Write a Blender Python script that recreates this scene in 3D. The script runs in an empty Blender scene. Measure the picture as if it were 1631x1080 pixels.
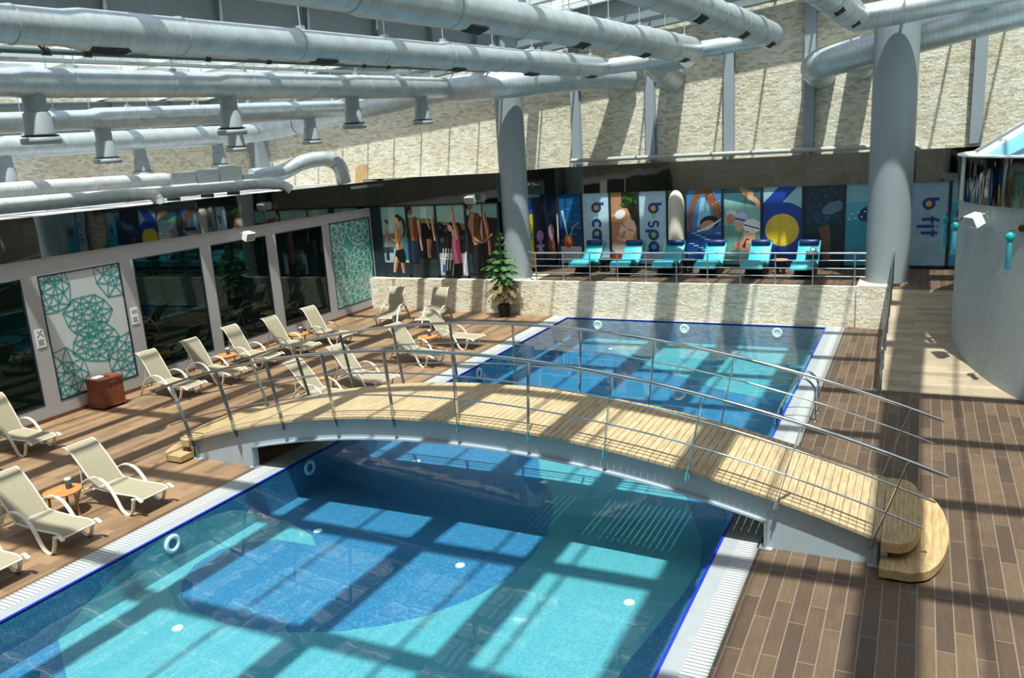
import bpy, math, random
from mathutils import Vector, Matrix
random.seed(7)
C = bpy.context.scene.collection
S = bpy.context.scene
PI = math.pi
sin, cos = math.sin, math.cos

# ------------------------------------------------------------------ camera
cd = bpy.data.cameras.new('camera'); cam = bpy.data.objects.new('camera', cd); C.objects.link(cam)
cd.sensor_width = 36.0; cd.lens = 1284.999 / 1631 * 36
cd.clip_end = 300
r_ = Vector((0.89432134, 0.44337079, -0.06009719)); u_ = Vector((-0.0483943, 0.22938466, 0.97213202)); d_ = Vector((-0.44480032, 0.86649006, -0.22660022))
cam.matrix_world = Matrix(((r_.x, u_.x, -d_.x, 0), (r_.y, u_.y, -d_.y, 0), (r_.z, u_.z, -d_.z, 5.5), (0, 0, 0, 1)))
S.camera = cam

# ------------------------------------------------------------------ sky, sun, exposure
wd = bpy.data.worlds.new('sky'); S.world = wd; wd.use_nodes = True
wn = wd.node_tree
bg = wn.nodes['Background']
sky = wn.nodes.new('ShaderNodeTexSky'); sky.sky_type = 'NISHITA'; sky.sun_disc = False
sky.sun_elevation = math.radians(70); sky.sun_rotation = math.radians(160); sky.dust_density = 2.0
wn.links.new(sky.outputs[0], bg.inputs[0]); bg.inputs[1].default_value = 0.27
sd = bpy.data.lights.new('sun', 'SUN'); sun = bpy.data.objects.new('sun', sd); C.objects.link(sun)
sd.energy = 9.2; sd.angle = math.radians(0.8); sd.color = (1.0, 0.975, 0.90)
sun.rotation_euler = Vector((-0.135, 0.29, -0.95)).to_track_quat('-Z', 'Y').to_euler()
S.view_settings.view_transform = 'Standard'; S.view_settings.look = 'None'
S.view_settings.gamma = 1; S.view_settings.use_curve_mapping = False
S.view_settings.exposure = -0.15

# ------------------------------------------------------------------ materials
def hexc(h):
    h = h.lstrip('#'); c = [int(h[i:i+2], 16)/255 for i in (0, 2, 4)]
    return tuple((x/12.92 if x <= .04045 else ((x+.055)/1.055)**2.4) for x in c) + (1,)
class NT:
    def __init__(s, name):
        s.m = bpy.data.materials.new(name); s.m.use_nodes = True; s.t = s.m.node_tree
        s.b = s.t.nodes['Principled BSDF']; s.out = s.t.nodes['Material Output']
    def n(s, typ, props=None, **ins):
        nd = s.t.nodes.new('ShaderNode' + typ)
        for k, v in (props or {}).items(): setattr(nd, k, v)
        for k, v in ins.items():
            k = int(k[1:]) if k[0] == '_' and k[1:].isdigit() else k.replace('_', ' ')
            s.set(nd.inputs[k], v)
        return nd
    def set(s, sock, v):
        if isinstance(v, bpy.types.NodeSocket): s.t.links.new(v, sock)
        elif isinstance(v, bpy.types.Node): s.t.links.new(v.outputs[0], sock)
        else: sock.default_value = v
    def p(s, **kw):
        for k, v in kw.items(): s.set(s.b.inputs[k.replace('_', ' ')], v)
        return s.m
    def uv(s): return s.n('UVMap').outputs[0]
    def ramp(s, fac, stops, interp='LINEAR'):
        r = s.n('ValToRGB', Fac=fac); r.color_ramp.interpolation = interp
        e = r.color_ramp.elements
        while len(e) < len(stops): e.new(0.5)
        for i, (p_, c_) in enumerate(stops): e[i].position = p_; e[i].color = c_
        return r.outputs[0]
    def bump(s, h, strength=.3, dist=.02):
        return s.n('Bump', Strength=strength, Distance=dist, Height=h).outputs[0]
def plain(name, h, rough=.5, metal=0.0, var=0.06, scale=6.0, **kw):
    t = NT(name); c = hexc(h)
    if var:
        nz = t.n('TexNoise', Vector=t.n('TexCoord').outputs['Object'], Scale=scale, Detail=4.0)
        lo = tuple(x*(1-var) for x in c[:3])+(1,); hi = tuple(min(1, x*(1+var)) for x in c[:3])+(1,)
        t.p(Base_Color=t.ramp(nz.outputs[0], [(.3, lo), (.7, hi)]))
    else: t.p(Base_Color=c)
    return t.p(Roughness=rough, Metallic=metal, **kw)
def stone_mat(name, cols, rowh=.05, w=.28, bumpd=.05):
    t = NT(name); uv = t.uv()
    nz0 = t.n('TexNoise', Vector=uv, Scale=5.0, Detail=3.0)
    vec = t.n('VectorMath', {'operation': 'MULTIPLY_ADD'}, _0=nz0.outputs['Color'], _1=(.09, .055, 0), _2=uv).outputs[0]
    br = t.n('TexBrick', {'offset': .5, 'offset_frequency': 2, 'squash': 1.5, 'squash_frequency': 3}, Vector=vec, Scale=1.0, Mortar_Size=.004, Brick_Width=w, Row_Height=rowh, Color1=(0, 0, 0, 1), Color2=(1, 1, 1, 1), Mortar=(.2, .2, .2, 1))
    br.inputs['Mortar Smooth'].default_value = .5
    nz = t.n('TexNoise', Vector=uv, Scale=11.0, Detail=6.0, Roughness=.7)
    big = t.n('TexNoise', Vector=uv, Scale=.5, Detail=3.0)
    mix = t.n('Mix', {'data_type': 'FLOAT'}); t.set(mix.inputs[0], .55); t.set(mix.inputs[2], br.outputs[0]); t.set(mix.inputs[3], nz.outputs[0])
    col = t.ramp(mix.outputs[0], [(0.1, hexc(cols[0])), (.4, hexc(cols[1])), (.75, hexc(cols[2]))])
    mx = t.n('Mix', {'data_type': 'RGBA', 'blend_type': 'MULTIPLY'}); t.set(mx.inputs[0], .5); t.set(mx.inputs[6], col)
    t.set(mx.inputs[7], t.ramp(big.outputs[0], [(.35, (.75, .66, .5, 1)), (.6, (1, 1, 1, 1))]))
    h = t.n('Math', {'operation': 'MULTIPLY_ADD'}, _0=br.outputs[0], _1=.6, _2=nz.outputs[0])
    h2 = t.n('Math', {'operation': 'SUBTRACT'}, _0=h.outputs[0], _1=br.outputs['Fac'])
    return t.p(Base_Color=mx.outputs[2], Roughness=.85, Normal=t.bump(h2.outputs[0], .9, bumpd))
def plank_mat(name, cols, grout, w=.19, L=1.15, axis='y', gsize=.006):
    t = NT(name); uv = t.uv()
    sp = t.n('SeparateXYZ', Vector=uv)
    vec = t.n('CombineXYZ', X=sp.outputs[1 if axis == 'y' else 0], Y=sp.outputs[0 if axis == 'y' else 1])
    br = t.n('TexBrick', {'offset': .37, 'offset_frequency': 2}, Vector=vec, Scale=1.0, Mortar_Size=gsize, Brick_Width=L, Row_Height=w, Color1=(0, 0, 0, 1), Color2=(1, 1, 1, 1), Mortar=(.5, .5, .5, 1))
    st = t.n('VectorMath', {'operation': 'MULTIPLY'}, _0=vec.outputs[0], _1=(3.0, 42.0, 1))
    nz = t.n('TexNoise', Vector=st.outputs[0], Scale=1.0, Detail=5.0, Roughness=.6)
    blot = t.n('TexNoise', Vector=uv, Scale=2.2, Detail=4.0)
    a = t.n('Math', {'operation': 'MULTIPLY_ADD'}, _0=br.outputs[0], _1=.4, _2=t.n('Math', {'operation': 'MULTIPLY'}, _0=nz.outputs[0], _1=.55).outputs[0])
    a2 = t.n('Math', {'operation': 'MULTIPLY_ADD'}, _0=blot.outputs[0], _1=.35, _2=a.outputs[0])
    col = t.ramp(a2.outputs[0], [(.25, hexc(cols[0])), (.6, hexc(cols[1])), (.95, hexc(cols[2]))])
    mx = t.n('Mix', {'data_type': 'RGBA'}); t.set(mx.inputs[0], br.outputs['Fac']); t.set(mx.inputs[6], col); t.set(mx.inputs[7], hexc(grout))
    return t.p(Base_Color=mx.outputs[2], Roughness=.55, Normal=t.bump(a.outputs[0], .12, .01))
def mosaic_mat(name, stops, grout, size=.034, gs=.006):
    t = NT(name); uv = t.uv()
    sc = t.n('VectorMath', {'operation': 'SCALE'}, _0=uv); t.set(sc.inputs['Scale'], 1/size)
    fl = t.n('VectorMath', {'operation': 'FLOOR'}, _0=sc.outputs[0])
    wn_ = t.n('TexWhiteNoise', {'noise_dimensions': '2D'}, Vector=fl.outputs[0])
    col = t.ramp(wn_.outputs[0], stops, 'CONSTANT')
    br = t.n('TexBrick', {'offset': 0.0}, Vector=uv, Scale=1.0, Mortar_Size=gs, Brick_Width=size, Row_Height=size)
    mx = t.n('Mix', {'data_type': 'RGBA'}); t.set(mx.inputs[0], br.outputs['Fac']); t.set(mx.inputs[6], col); t.set(mx.inputs[7], grout)
    return t.p(Base_Color=mx.outputs[2], Roughness=.4)
def wood_mat(name, cols, rough=.5, sc=(2, 30, 30)):
    t = NT(name)
    v = t.n('VectorMath', {'operation': 'MULTIPLY'}, _0=t.n('TexCoord').outputs['Object'], _1=sc)
    nz = t.n('TexNoise', Vector=v.outputs[0], Scale=1.0, Detail=5.0, Roughness=.6)
    return t.p(Base_Color=t.ramp(nz.outputs[0], [(.3, hexc(cols[0])), (.55, hexc(cols[1])), (.75, hexc(cols[2]))]), Roughness=rough)
def duct_mat(name, h='c3cdd0', rough=.42):
    t = NT(name); uv = t.uv()
    sp = t.n('SeparateXYZ', Vector=uv)
    vv = t.n('Math', {'operation': 'MULTIPLY_ADD'}, _0=sp.outputs[0], _1=.05, _2=sp.outputs[1])
    fr = t.n('Math', {'operation': 'FRACT'}, _0=t.n('Math', {'operation': 'MULTIPLY'}, _0=vv.outputs[0], _1=8.0).outputs[0])
    seam = t.n('Math', {'operation': 'GREATER_THAN'}, _0=fr.outputs[0], _1=.86)
    nz = t.n('TexNoise', Vector=uv, Scale=3.0, Detail=4.0)
    c = hexc(h); lo = tuple(x*.82 for x in c[:3])+(1,)
    col = t.ramp(nz.outputs[0], [(.35, lo), (.65, c)])
    mx = t.n('Mix', {'data_type': 'RGBA', 'blend_type': 'MULTIPLY'}); t.set(mx.inputs[0], seam.outputs[0]); t.set(mx.inputs[6], col); t.set(mx.inputs[7], (.86, .88, .9, 1))
    return t.p(Base_Color=mx.outputs[2], Metallic=.55, Roughness=rough, Normal=t.bump(seam.outputs[0], .3, .008))
def mirror_mat(name, h, wob=.02, scale=1.4, rough=.03):
    t = NT(name)
    v = t.n('VectorMath', {'operation': 'MULTIPLY'}, _0=t.n('TexCoord').outputs['Object'], _1=(1, 1, .35))
    nz = t.n('TexNoise', Vector=v.outputs[0], Scale=scale, Detail=1.0)
    return t.p(Base_Color=hexc(h), Metallic=1.0, Roughness=rough, Normal=t.bump(nz.outputs[0], .35, wob))
def clear_mat(name, tint, ior=1.45, rough=0.0, bump=None, dirt=0.0):
    t = NT(name); t.t.nodes.remove(t.b)
    tr = t.n('BsdfTransparent', Color=tint); gl = t.n('BsdfGlossy', Color=(1, 1, 1, 1), Roughness=rough)
    fr = t.n('Fresnel', IOR=ior)
    if bump:
        nz = t.n('TexNoise', Vector=t.n('TexCoord').outputs['Object'], Scale=bump[0], Detail=2.0)
        nn = t.bump(nz.outputs[0], bump[1], bump[2]); t.set(gl.inputs['Normal'], nn); t.set(fr.inputs['Normal'], nn)
    mx = t.n('MixShader', _0=fr.outputs[0], _1=tr.outputs[0], _2=gl.outputs[0])
    o = mx
    if dirt:
        df = t.n('BsdfTranslucent', Color=(.85, .93, .95, 1)); o = t.n('MixShader', _0=dirt, _1=mx.outputs[0], _2=df.outputs[0])
    t.set(t.out.inputs[0], o.outputs[0]); return t.m

M = {}
M['stone'] = stone_mat('split_face_stone', ['908b77', 'dfdac4', 'f7f4e8'], .062, .17)
M['stone_pale'] = stone_mat('pale_split_face_stone', ['b0a184', 'e6dcc4', 'faf5e8'], .055, .16)
M['deck'] = plank_mat('brown_wood_tile', ['3a3026', '503f31', '675440'], '7c7263')
M['deck_left'] = plank_mat('tan_wood_tile', ['5b4732', '7c634a', '97795b'], '826c52', gsize=.0035)
M['ramp'] = plank_mat('pale_wood_tile', ['736754', '948670', 'aa9c86'], '7d715e', w=.16, axis='x', gsize=.003)
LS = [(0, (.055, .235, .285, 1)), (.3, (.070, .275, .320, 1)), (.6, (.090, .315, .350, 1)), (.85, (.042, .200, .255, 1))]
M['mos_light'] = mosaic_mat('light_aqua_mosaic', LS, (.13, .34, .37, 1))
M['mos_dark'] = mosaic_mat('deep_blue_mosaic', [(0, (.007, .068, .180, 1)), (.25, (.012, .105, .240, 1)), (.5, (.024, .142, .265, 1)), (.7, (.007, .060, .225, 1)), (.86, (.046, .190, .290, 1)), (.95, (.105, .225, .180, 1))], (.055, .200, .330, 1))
M['blue_line'] = plain('cobalt_edge_tile', '1a2fa8', .25)
M['coping'] = plain('white_coping', '92989c', .5, var=.04)
def grating_mat():
    t = NT('white_gutter_grating'); uv = t.uv(); sp = t.n('SeparateXYZ', Vector=uv)
    fr = t.n('Math', {'operation': 'FRACT'}, _0=t.n('Math', {'operation': 'MULTIPLY'}, _0=sp.outputs[1], _1=16.0).outputs[0])
    g = t.n('Math', {'operation': 'GREATER_THAN'}, _0=fr.outputs[0], _1=.72)
    return t.p(Base_Color=t.ramp(g.outputs[0], [(0, hexc('b0b4b2')), (1, hexc('6a7071'))]), Roughness=.5, Normal=t.bump(g.outputs[0], -.5, .01))
M['grating'] = grating_mat()
M['grating'].name = 'white_gutter_grating'
M['water'] = clear_mat('pool_water', (.80, .95, .975, 1), 1.33, .0, (1.2, .12, .02))
M['plaster'] = plain('grey_plaster', 'aaaaac', .75, var=.05, scale=2)
M['plaster_drum'] = plain('textured_grey_render', '9ea7a8', .8, var=.08, scale=9)
M['column'] = plain('grey_column_paint', '8c979b', .5, var=.03)
M['steel_blue'] = plain('blue_grey_steel_paint', '8f9ba4', .5, var=.04)
M['girder'] = plain('pale_blue_grey_paint', '97a5ae', .45, var=.04)
M['roof_steel'] = plain('grey_roof_steel', '7d888b', .55, var=.05)
M['roof_white'] = plain('white_roof_frame', 'd5dcdc', .5, var=.03)
M['mirror'] = mirror_mat('dark_mirror_cladding', '9c9e9c')
M['mirror_drum'] = mirror_mat('polished_mirror_cladding', 'a09e9a', .03, 1.1)
M['roof_glass'] = clear_mat('skylight_glass', (.93, .98, .98, 1), 1.45, .0, dirt=.05)
M['win_glass'] = plain('dark_tinted_glass', '04100f', .02, 0, 0)
_g = M['win_glass'].node_tree.nodes['Principled BSDF']; _g.inputs['Specular IOR Level'].default_value = .45; _g.inputs['Specular Tint'].default_value = (.6, .95, .9, 1)
M['dark_frame'] = plain('dark_navy_frame', '1b2b36', .4, var=.05)
M['black'] = plain('black_rubber', '101215', .5, var=.05)
M['duct'] = duct_mat('galvanised_spiral_duct')
M['galv'] = plain('galvanised_sheet', 'b9c3c6', .42, .5, .08)
M['duct_white'] = duct_mat('white_wrapped_duct', 'd3d8d6', .6)
M['grille'] = plain('dark_grille', '2d383c', .6)
M['chrome'] = plain('polished_stainless', 'b5bcc0', .12, 1.0, 0)
M['satin'] = plain('satin_stainless', 'c6ced2', .3, .9, .03)
M['deckwood'] = wood_mat('pale_larch_decking', ['948062', 'b19c78', 'c3b08e'], .6, (30, 3, 30))
M['stepwood'] = wood_mat('honey_step_wood', ['927a54', 'b0966b', 'c2ac85'], .55, (25, 3, 25))
M['sling'] = plain('beige_sling_fabric', '918a74', .8, 0, .08, 30)
M['cream'] = plain('cream_resin', 'd3ccbb', .45, 0, .02)
M['orange_wood'] = wood_mat('orange_teak', ['96602f', 'b98046', 'c8955a'], .5, (6, 40, 40))
M['bin_wood'] = wood_mat('reddish_brown_wood', ['5d2c18', '7d4026', '955235'], .45, (14, 14, 2))
M['white'] = plain('white_plastic', 'eceded', .4, 0, .02)
M['smoke'] = plain('smoky_plastic', '3e4348', .2, 0, .1)
M['turq'] = plain('turquoise_vinyl', '30a3b2', .45, 0, .04)
M['navy'] = plain('navy_vinyl', '1a2e66', .45, 0, .05)
M['teal_glass'] = plain('turquoise_glass', '1c9a9c', .15, 0, .1)
M['teal_strip'] = plain('blue_glass_tassel', '3f9fb5', .3, 0, .15)
M['bronze'] = plain('dark_bronze', '5b4a2e', .35, .8, .1)
M['leaf'] = plain('fern_green', '41752c', .55, 0, .3, 12)
M['leaf_dry'] = plain('dry_frond', '75653a', .7, 0, .3, 12)
M['soil'] = plain('brown_soil', '4a3826', .95)
M['bark'] = plain('brown_stem', '6b5738', .8)
M['teal_print'] = plain('teal_line_print', '3f9a97', .35, 0, .03)
M['panel_white'] = plain('white_glass_panel', 'c6ccce', .25, 0, .02)
M['panel_teal'] = plain('teal_glass_panel', '3f9a94', .25, 0, .03)
M['panel_line'] = plain('pale_line_print', 'bcd9d4', .35, 0, .02)
M['board'] = wood_mat('raw_plywood', ['b99561', 'd0b07c', 'dcc294'], .7, (8, 8, 2))
M['skirt'] = plain('brown_skirting_tile', '6b4632', .5)
M['cone_white'] = plain('white_tent_sheet', 'd9dedd', .5, 0, .03)
M['cone_blue'] = plain('pale_blue_tent_sheet', '6fb0c2', .35, 0, .03)
M['pipe_dark'] = plain('green_grey_pipe', '4c5d5f', .5)
M['pipe_grey'] = plain('grey_pipe', 'a4a6a2', .5)
M['red'] = plain('red_band', 'a32a24', .5)
_pc = {}
def ink(h):
    if h not in _pc: _pc[h] = plain('print_' + h.lstrip('#'), h, .3, 0, .12, 3)
    return _pc[h]

# ------------------------------------------------------------------ mesh builder
class MB:
    def __init__(s): s.v = []; s.f = []; s.m = []; s.uv = []; s.s = []
    def face(s, pts, m=0, uv=None, smooth=False):
        i = len(s.v); s.v += [tuple(p) for p in pts]; s.f.append(list(range(i, i+len(pts)))); s.m.append(m); s.s.append(smooth)
        if uv is None:
            P = [Vector(p) for p in pts]; n = Vector((0, 0, 0))
            for k in range(len(P)):
                a, b = P[k], P[(k+1) % len(P)]; n += Vector(((a.y-b.y)*(a.z+b.z), (a.z-b.z)*(a.x+b.x), (a.x-b.x)*(a.y+b.y)))
            ax, ay, az = abs(n.x), abs(n.y), abs(n.z)
            if az >= ax and az >= ay: uv = [(p.x, p.y) for p in P]
            elif ay >= ax: uv = [(p.x, p.z) for p in P]
            else: uv = [(p.y, p.z) for p in P]
        s.uv.append(list(uv))
    def box(s, x0, y0, z0, x1, y1, z1, m=0, T=None):
        p = [Vector((x, y, z)) for z in (z0, z1) for y in (y0, y1) for x in (x0, x1)]
        if T is not None: p = [T @ q for q in p]
        for q in ((0, 2, 3, 1), (4, 5, 7, 6), (0, 1, 5, 4), (2, 6, 7, 3), (0, 4, 6, 2), (1, 3, 7, 5)): s.face([p[i] for i in q], m)
    def prism(s, pts, z0, z1, m=0, T=None, mside=None):
        a = [Vector((x, y, z0)) for x, y in pts]; b = [Vector((x, y, z1)) for x, y in pts]
        if T is not None: a = [T @ q for q in a]; b = [T @ q for q in b]
        s.face(a[::-1], m); s.face(b, m); n = len(pts)
        for i in range(n): s.face([a[i], a[(i+1) % n], b[(i+1) % n], b[i]], m if mside is None else mside)
    def grid(s, rows, m=0, smooth=True, closed=False, uvs=None):
        # rows: list of equally long lists of points, sharing vertices
        nb = len(s.v); nc = len(rows[0])
        for r in rows: s.v += [tuple(p) for p in r]
        for i in range(len(rows)-1):
            for j in range(nc if closed else nc-1):
                k = (j+1) % nc
                s.f.append([nb+i*nc+j, nb+i*nc+k, nb+(i+1)*nc+k, nb+(i+1)*nc+j]); s.m.append(m); s.s.append(smooth)
                if uvs: s.uv.append([uvs(i, j), uvs(i, j+1), uvs(i+1, j+1), uvs(i+1, j)])
                else: s.uv.append([(j, i), (j+1, i), (j+1, i+1), (j, i+1)])
    def tube(s, path, r, seg=12, m=0, caps=True, sy=1.0):
        P = [Vector(p) for p in path]; n = len(P)
        R = r if isinstance(r, (list, tuple)) else [r]*n
        T = [(P[min(i+1, n-1)]-P[max(i-1, 0)]).normalized() for i in range(n)]
        ref = Vector((0, 0, 1)) if abs(T[0].z) < .9 else Vector((1, 0, 0))
        u = T[0].cross(ref).normalized(); rows = []; L = [0]
        for i in range(n):
            u = (u - T[i]*u.dot(T[i])).normalized(); w = T[i].cross(u)
            rows.append([P[i] + (u*cos(2*PI*k/seg) + w*sin(2*PI*k/seg)*sy)*R[i] for k in range(seg)])
            if i: L.append(L[-1]+(P[i]-P[i-1]).length)
        s.grid(rows, m, True, True, lambda i, j: (j/seg*2*PI*R[0], L[i]))
        if caps: s.face(rows[0][::-1], m); s.face(rows[-1], m)
    def strip(s, path, w, th, side=Vector((0, 1, 0)), m=0):
        # flat bar swept along path; width along side
        P = [Vector(p) for p in path]; n = len(P); rows = []
        for i in range(n):
            t = (P[min(i+1, n-1)]-P[max(i-1, 0)]).normalized(); nn = t.cross(side).normalized()
            a = side*w/2; b = nn*th/2
            rows.append([P[i]+a+b, P[i]-a+b, P[i]-a-b, P[i]+a-b])
        s.grid(rows, m, False, True); s.face(rows[0][::-1], m); s.face(rows[-1], m)
    def lathe(s, prof, c=(0, 0, 0), seg=20, m=0, smooth=True):
        c = Vector(c)
        rows = [[c+Vector((r*cos(2*PI*k/seg), r*sin(2*PI*k/seg), z)) for k in range(seg)] for r, z in prof]
        s.grid(rows, m, smooth, True, lambda i, j: (j/seg*2*PI*max(p[0] for p in prof), prof[min(i, len(prof)-1)][1]))
        s.face(rows[0][::-1], m); s.face(rows[-1], m)
    def build(s, name, mats, parent=None, org=None, bevel=0, autosmooth=False):
        me = bpy.data.meshes.new(name)
        V = s.v if org is None else [(a-org[0], b-org[1], c-org[2]) for a, b, c in s.v]
        me.from_pydata(V, [], s.f)
        if not isinstance(mats, (list, tuple)): mats = [mats]
        for q in mats: me.materials.append(q)
        me.polygons.foreach_set('material_index', s.m); me.polygons.foreach_set('use_smooth', s.s)
        ul = me.uv_layers.new(name='UVMap'); ul.data.foreach_set('uv', [c for f in s.uv for q in f for c in q])
        me.update()
        o = bpy.data.objects.new(name, me); C.objects.link(o)
        if parent is not None: o.parent = parent
        elif org is not None: o.location = org
        if bevel:
            b = o.modifiers.new('bevel', 'BEVEL'); b.width = bevel; b.segments = 2; b.limit_method = 'ANGLE'
        return o
def tag(o, label, cat, group=None, kind=None):
    if label: o['label'] = label
    if cat: o['category'] = cat
    if group: o['group'] = group
    if kind: o['kind'] = kind
    return o
def thing(name, label, cat, loc=(0, 0, 0), rotz=0, group=None):
    o = bpy.data.objects.new(name, None); C.objects.link(o); o.location = loc; o.rotation_euler = (0, 0, rotz); o.empty_display_size = .2
    return tag(o, label, cat, group)
def struct(o, label=None, cat='structure'):
    o['kind'] = 'structure'; o['label'] = label or o.name.replace('_', ' '); o['category'] = cat; return o
def dup(o, loc=None, rotz=None, label=None, group=None, parent=None):
    c = o.copy(); C.objects.link(c)
    if parent is not None: c.parent = parent
    if loc is not None: c.location = loc
    if rotz is not None: c.rotation_euler = (0, 0, rotz)
    if label: c['label'] = label
    if group: c['group'] = group
    for ch in list(o.children): dup(ch, parent=c)
    return c
def fillet(pts, rad, n=6):
    P = [Vector(p) for p in pts]; out = [P[0]]
    for i in range(1, len(P)-1):
        a, b, c = P[i-1], P[i], P[i+1]; d1 = (a-b); d2 = (c-b)
        rr = min(rad, d1.length*.49, d2.length*.49); p1 = b+d1.normalized()*rr; p2 = b+d2.normalized()*rr
        for k in range(n+1):
            t = k/n; out.append(p1*(1-t)**2 + b*2*t*(1-t) + p2*t*t)
    out.append(P[-1]); return out
def smooth_curve(pts, n=4):
    P = [Vector(p) for p in pts]; P = [P[0]*2-P[1]] + P + [P[-1]*2-P[-2]]; out = []
    for i in range(1, len(P)-2):
        for k in range(n):
            t = k/n; a, b, c, d = P[i-1:i+3]
            out.append(.5*((2*b)+(c-a)*t+(2*a-5*b+4*c-d)*t*t+(3*b-a-3*c+d)*t**3))
    out.append(P[-2]); return out

# ------------------------------------------------------------------ setting: floor, pool
XL, XR, YF, YN = -10.31, -2.29, 24.2, 2.0     # pool water edges
YW = 24.45                                     # foot of the terrace wall
ZP = -.66                                      # pool bottom as seen through the water
GL, GR = -10.88, -1.76                         # outer edges of the white coping
b = MB(); b.box(-19, -6, -.9, GL, 24.7, 0); struct(b.build('floor_left', M['deck_left']), 'tan wood-look tile deck left of the pool')
b = MB(); b.box(GR, -6, -.9, 11, 24.7, 0); b.box(GL, -6, -.9, GR, YN-.55, 0); struct(b.build('floor_right', M['deck']), 'brown wood-look tile deck right of the pool')
# coping: plain white band by the water, slotted grating outside it
b = MB()
b.box(GL, YN-.55, -.9, XL-.25, 24.5, .012, 0); b.box(XL-.25, YN-.55, -.9, XL-.04, 24.5, .010, 1)
b.box(XR+.25, YN-.55, -.9, GR, 24.5, .012, 0); b.box(XR+.04, YN-.55, -.9, XR+.25, 24.5, .010, 1)
b.box(XL-.04, YF+.04, -.9, XR+.04, 24.5, .010, 1); b.box(XL-.04, YN-.55, -.9, XR+.04, YN-.04, .010, 1)
struct(b.build('trim_1', [M['grating'], M['coping']]), 'white pool coping and overflow grating')
b = MB()
for q in ((XL-.04, YN-.04, XL, YF+.04), (XR, YN-.04, XR+.04, YF+.04), (XL, YF, XR, YF+.04), (XL, YN-.04, XR, YN)): b.box(q[0], q[1], -.02, q[2], q[3], .014)
struct(b.build('trim_2', M['blue_line']), 'cobalt blue tile line around the pool edge')
# basin with mosaic pattern: dark ground, light aqua figures
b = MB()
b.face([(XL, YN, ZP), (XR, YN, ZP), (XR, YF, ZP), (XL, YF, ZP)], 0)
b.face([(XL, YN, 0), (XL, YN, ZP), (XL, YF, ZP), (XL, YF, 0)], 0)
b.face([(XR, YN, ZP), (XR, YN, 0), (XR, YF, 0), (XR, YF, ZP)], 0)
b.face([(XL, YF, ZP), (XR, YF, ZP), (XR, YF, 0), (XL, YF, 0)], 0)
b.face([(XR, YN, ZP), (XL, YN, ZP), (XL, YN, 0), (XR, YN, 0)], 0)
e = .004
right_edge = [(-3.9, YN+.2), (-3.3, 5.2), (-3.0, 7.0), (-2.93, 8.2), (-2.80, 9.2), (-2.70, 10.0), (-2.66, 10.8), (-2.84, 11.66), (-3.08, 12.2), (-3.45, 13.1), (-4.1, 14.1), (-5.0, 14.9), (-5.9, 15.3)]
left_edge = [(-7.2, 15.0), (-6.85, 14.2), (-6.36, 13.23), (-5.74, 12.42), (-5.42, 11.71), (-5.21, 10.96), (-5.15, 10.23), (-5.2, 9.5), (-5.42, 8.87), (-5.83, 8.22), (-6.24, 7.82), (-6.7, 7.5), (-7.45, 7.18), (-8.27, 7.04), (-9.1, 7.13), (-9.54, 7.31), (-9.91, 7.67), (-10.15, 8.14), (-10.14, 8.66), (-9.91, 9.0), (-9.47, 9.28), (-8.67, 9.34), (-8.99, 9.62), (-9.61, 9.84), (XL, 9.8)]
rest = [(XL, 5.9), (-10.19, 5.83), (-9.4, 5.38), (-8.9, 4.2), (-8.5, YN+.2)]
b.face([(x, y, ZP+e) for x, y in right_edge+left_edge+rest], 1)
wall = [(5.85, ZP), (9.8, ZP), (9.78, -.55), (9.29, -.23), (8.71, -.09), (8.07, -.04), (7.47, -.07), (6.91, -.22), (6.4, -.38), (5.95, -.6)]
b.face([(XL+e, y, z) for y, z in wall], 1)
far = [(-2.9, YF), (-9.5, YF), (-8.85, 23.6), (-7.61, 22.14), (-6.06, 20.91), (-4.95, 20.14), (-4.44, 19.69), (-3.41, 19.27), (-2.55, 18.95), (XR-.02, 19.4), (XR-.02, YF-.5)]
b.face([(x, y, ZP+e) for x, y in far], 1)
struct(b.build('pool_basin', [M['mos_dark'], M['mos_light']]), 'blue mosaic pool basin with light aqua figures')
b = MB(); b.face([(XL-.02, YN, -.015), (XR+.02, YN, -.015), (XR+.02, YF+.02, -.015), (XL-.02, YF+.02, -.015)])
struct(b.build('pool_water', M['water']), 'clear turquoise pool water')

# ------------------------------------------------------------------ setting: terrace, ramp, walls
ZT = 1.15
b = MB()
b.box(-11.7, YW+.02, 0, -1.5, 28.3, ZT, 0); b.box(-13.1, 26.1, 0, -11.7, 28.3, ZT, 0)
b.box(-1.5, YW+.6, 0, -.62, 28.3, ZT, 0); b.box(-.62, 24.3, 0, 9, 28.3, ZT, 0)
struct(b.build('floor_terrace', M['deck']), 'raised terrace floor in brown wood-look tile')
b = MB(); b.prism([(18.35, .004), (24.3, ZT), (24.3, 0)], -.62, 3.2, 0, Matrix(((0, 0, 1, 0), (1, 0, 0, 0), (0, 1, 0, 0), (0, 0, 0, 1))))
struct(b.build('floor_ramp', M['ramp']), 'pale wood-look ramp rising to the terrace')
b = MB()
b.box(-11.7, YW-.02, 0, -1.5, YW+.14, ZT+.03, 0)
b.box(-18.5, 24.58, 0, -11.7, 24.96, 1.14, 0); b.box(-13.05, 24.95, 0, -11.7, 26.1, 1.14, 0)
b.box(-1.5, YW-.1, 0, -.62, 26.1, 1.22, 0); b.box(-.62, 24.9, ZT-.2, -.22, 26.1, 1.22, 0)
struct(b.build('wall_terrace', M['stone_pale']), 'pale split-face stone wall below the terrace')
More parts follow.
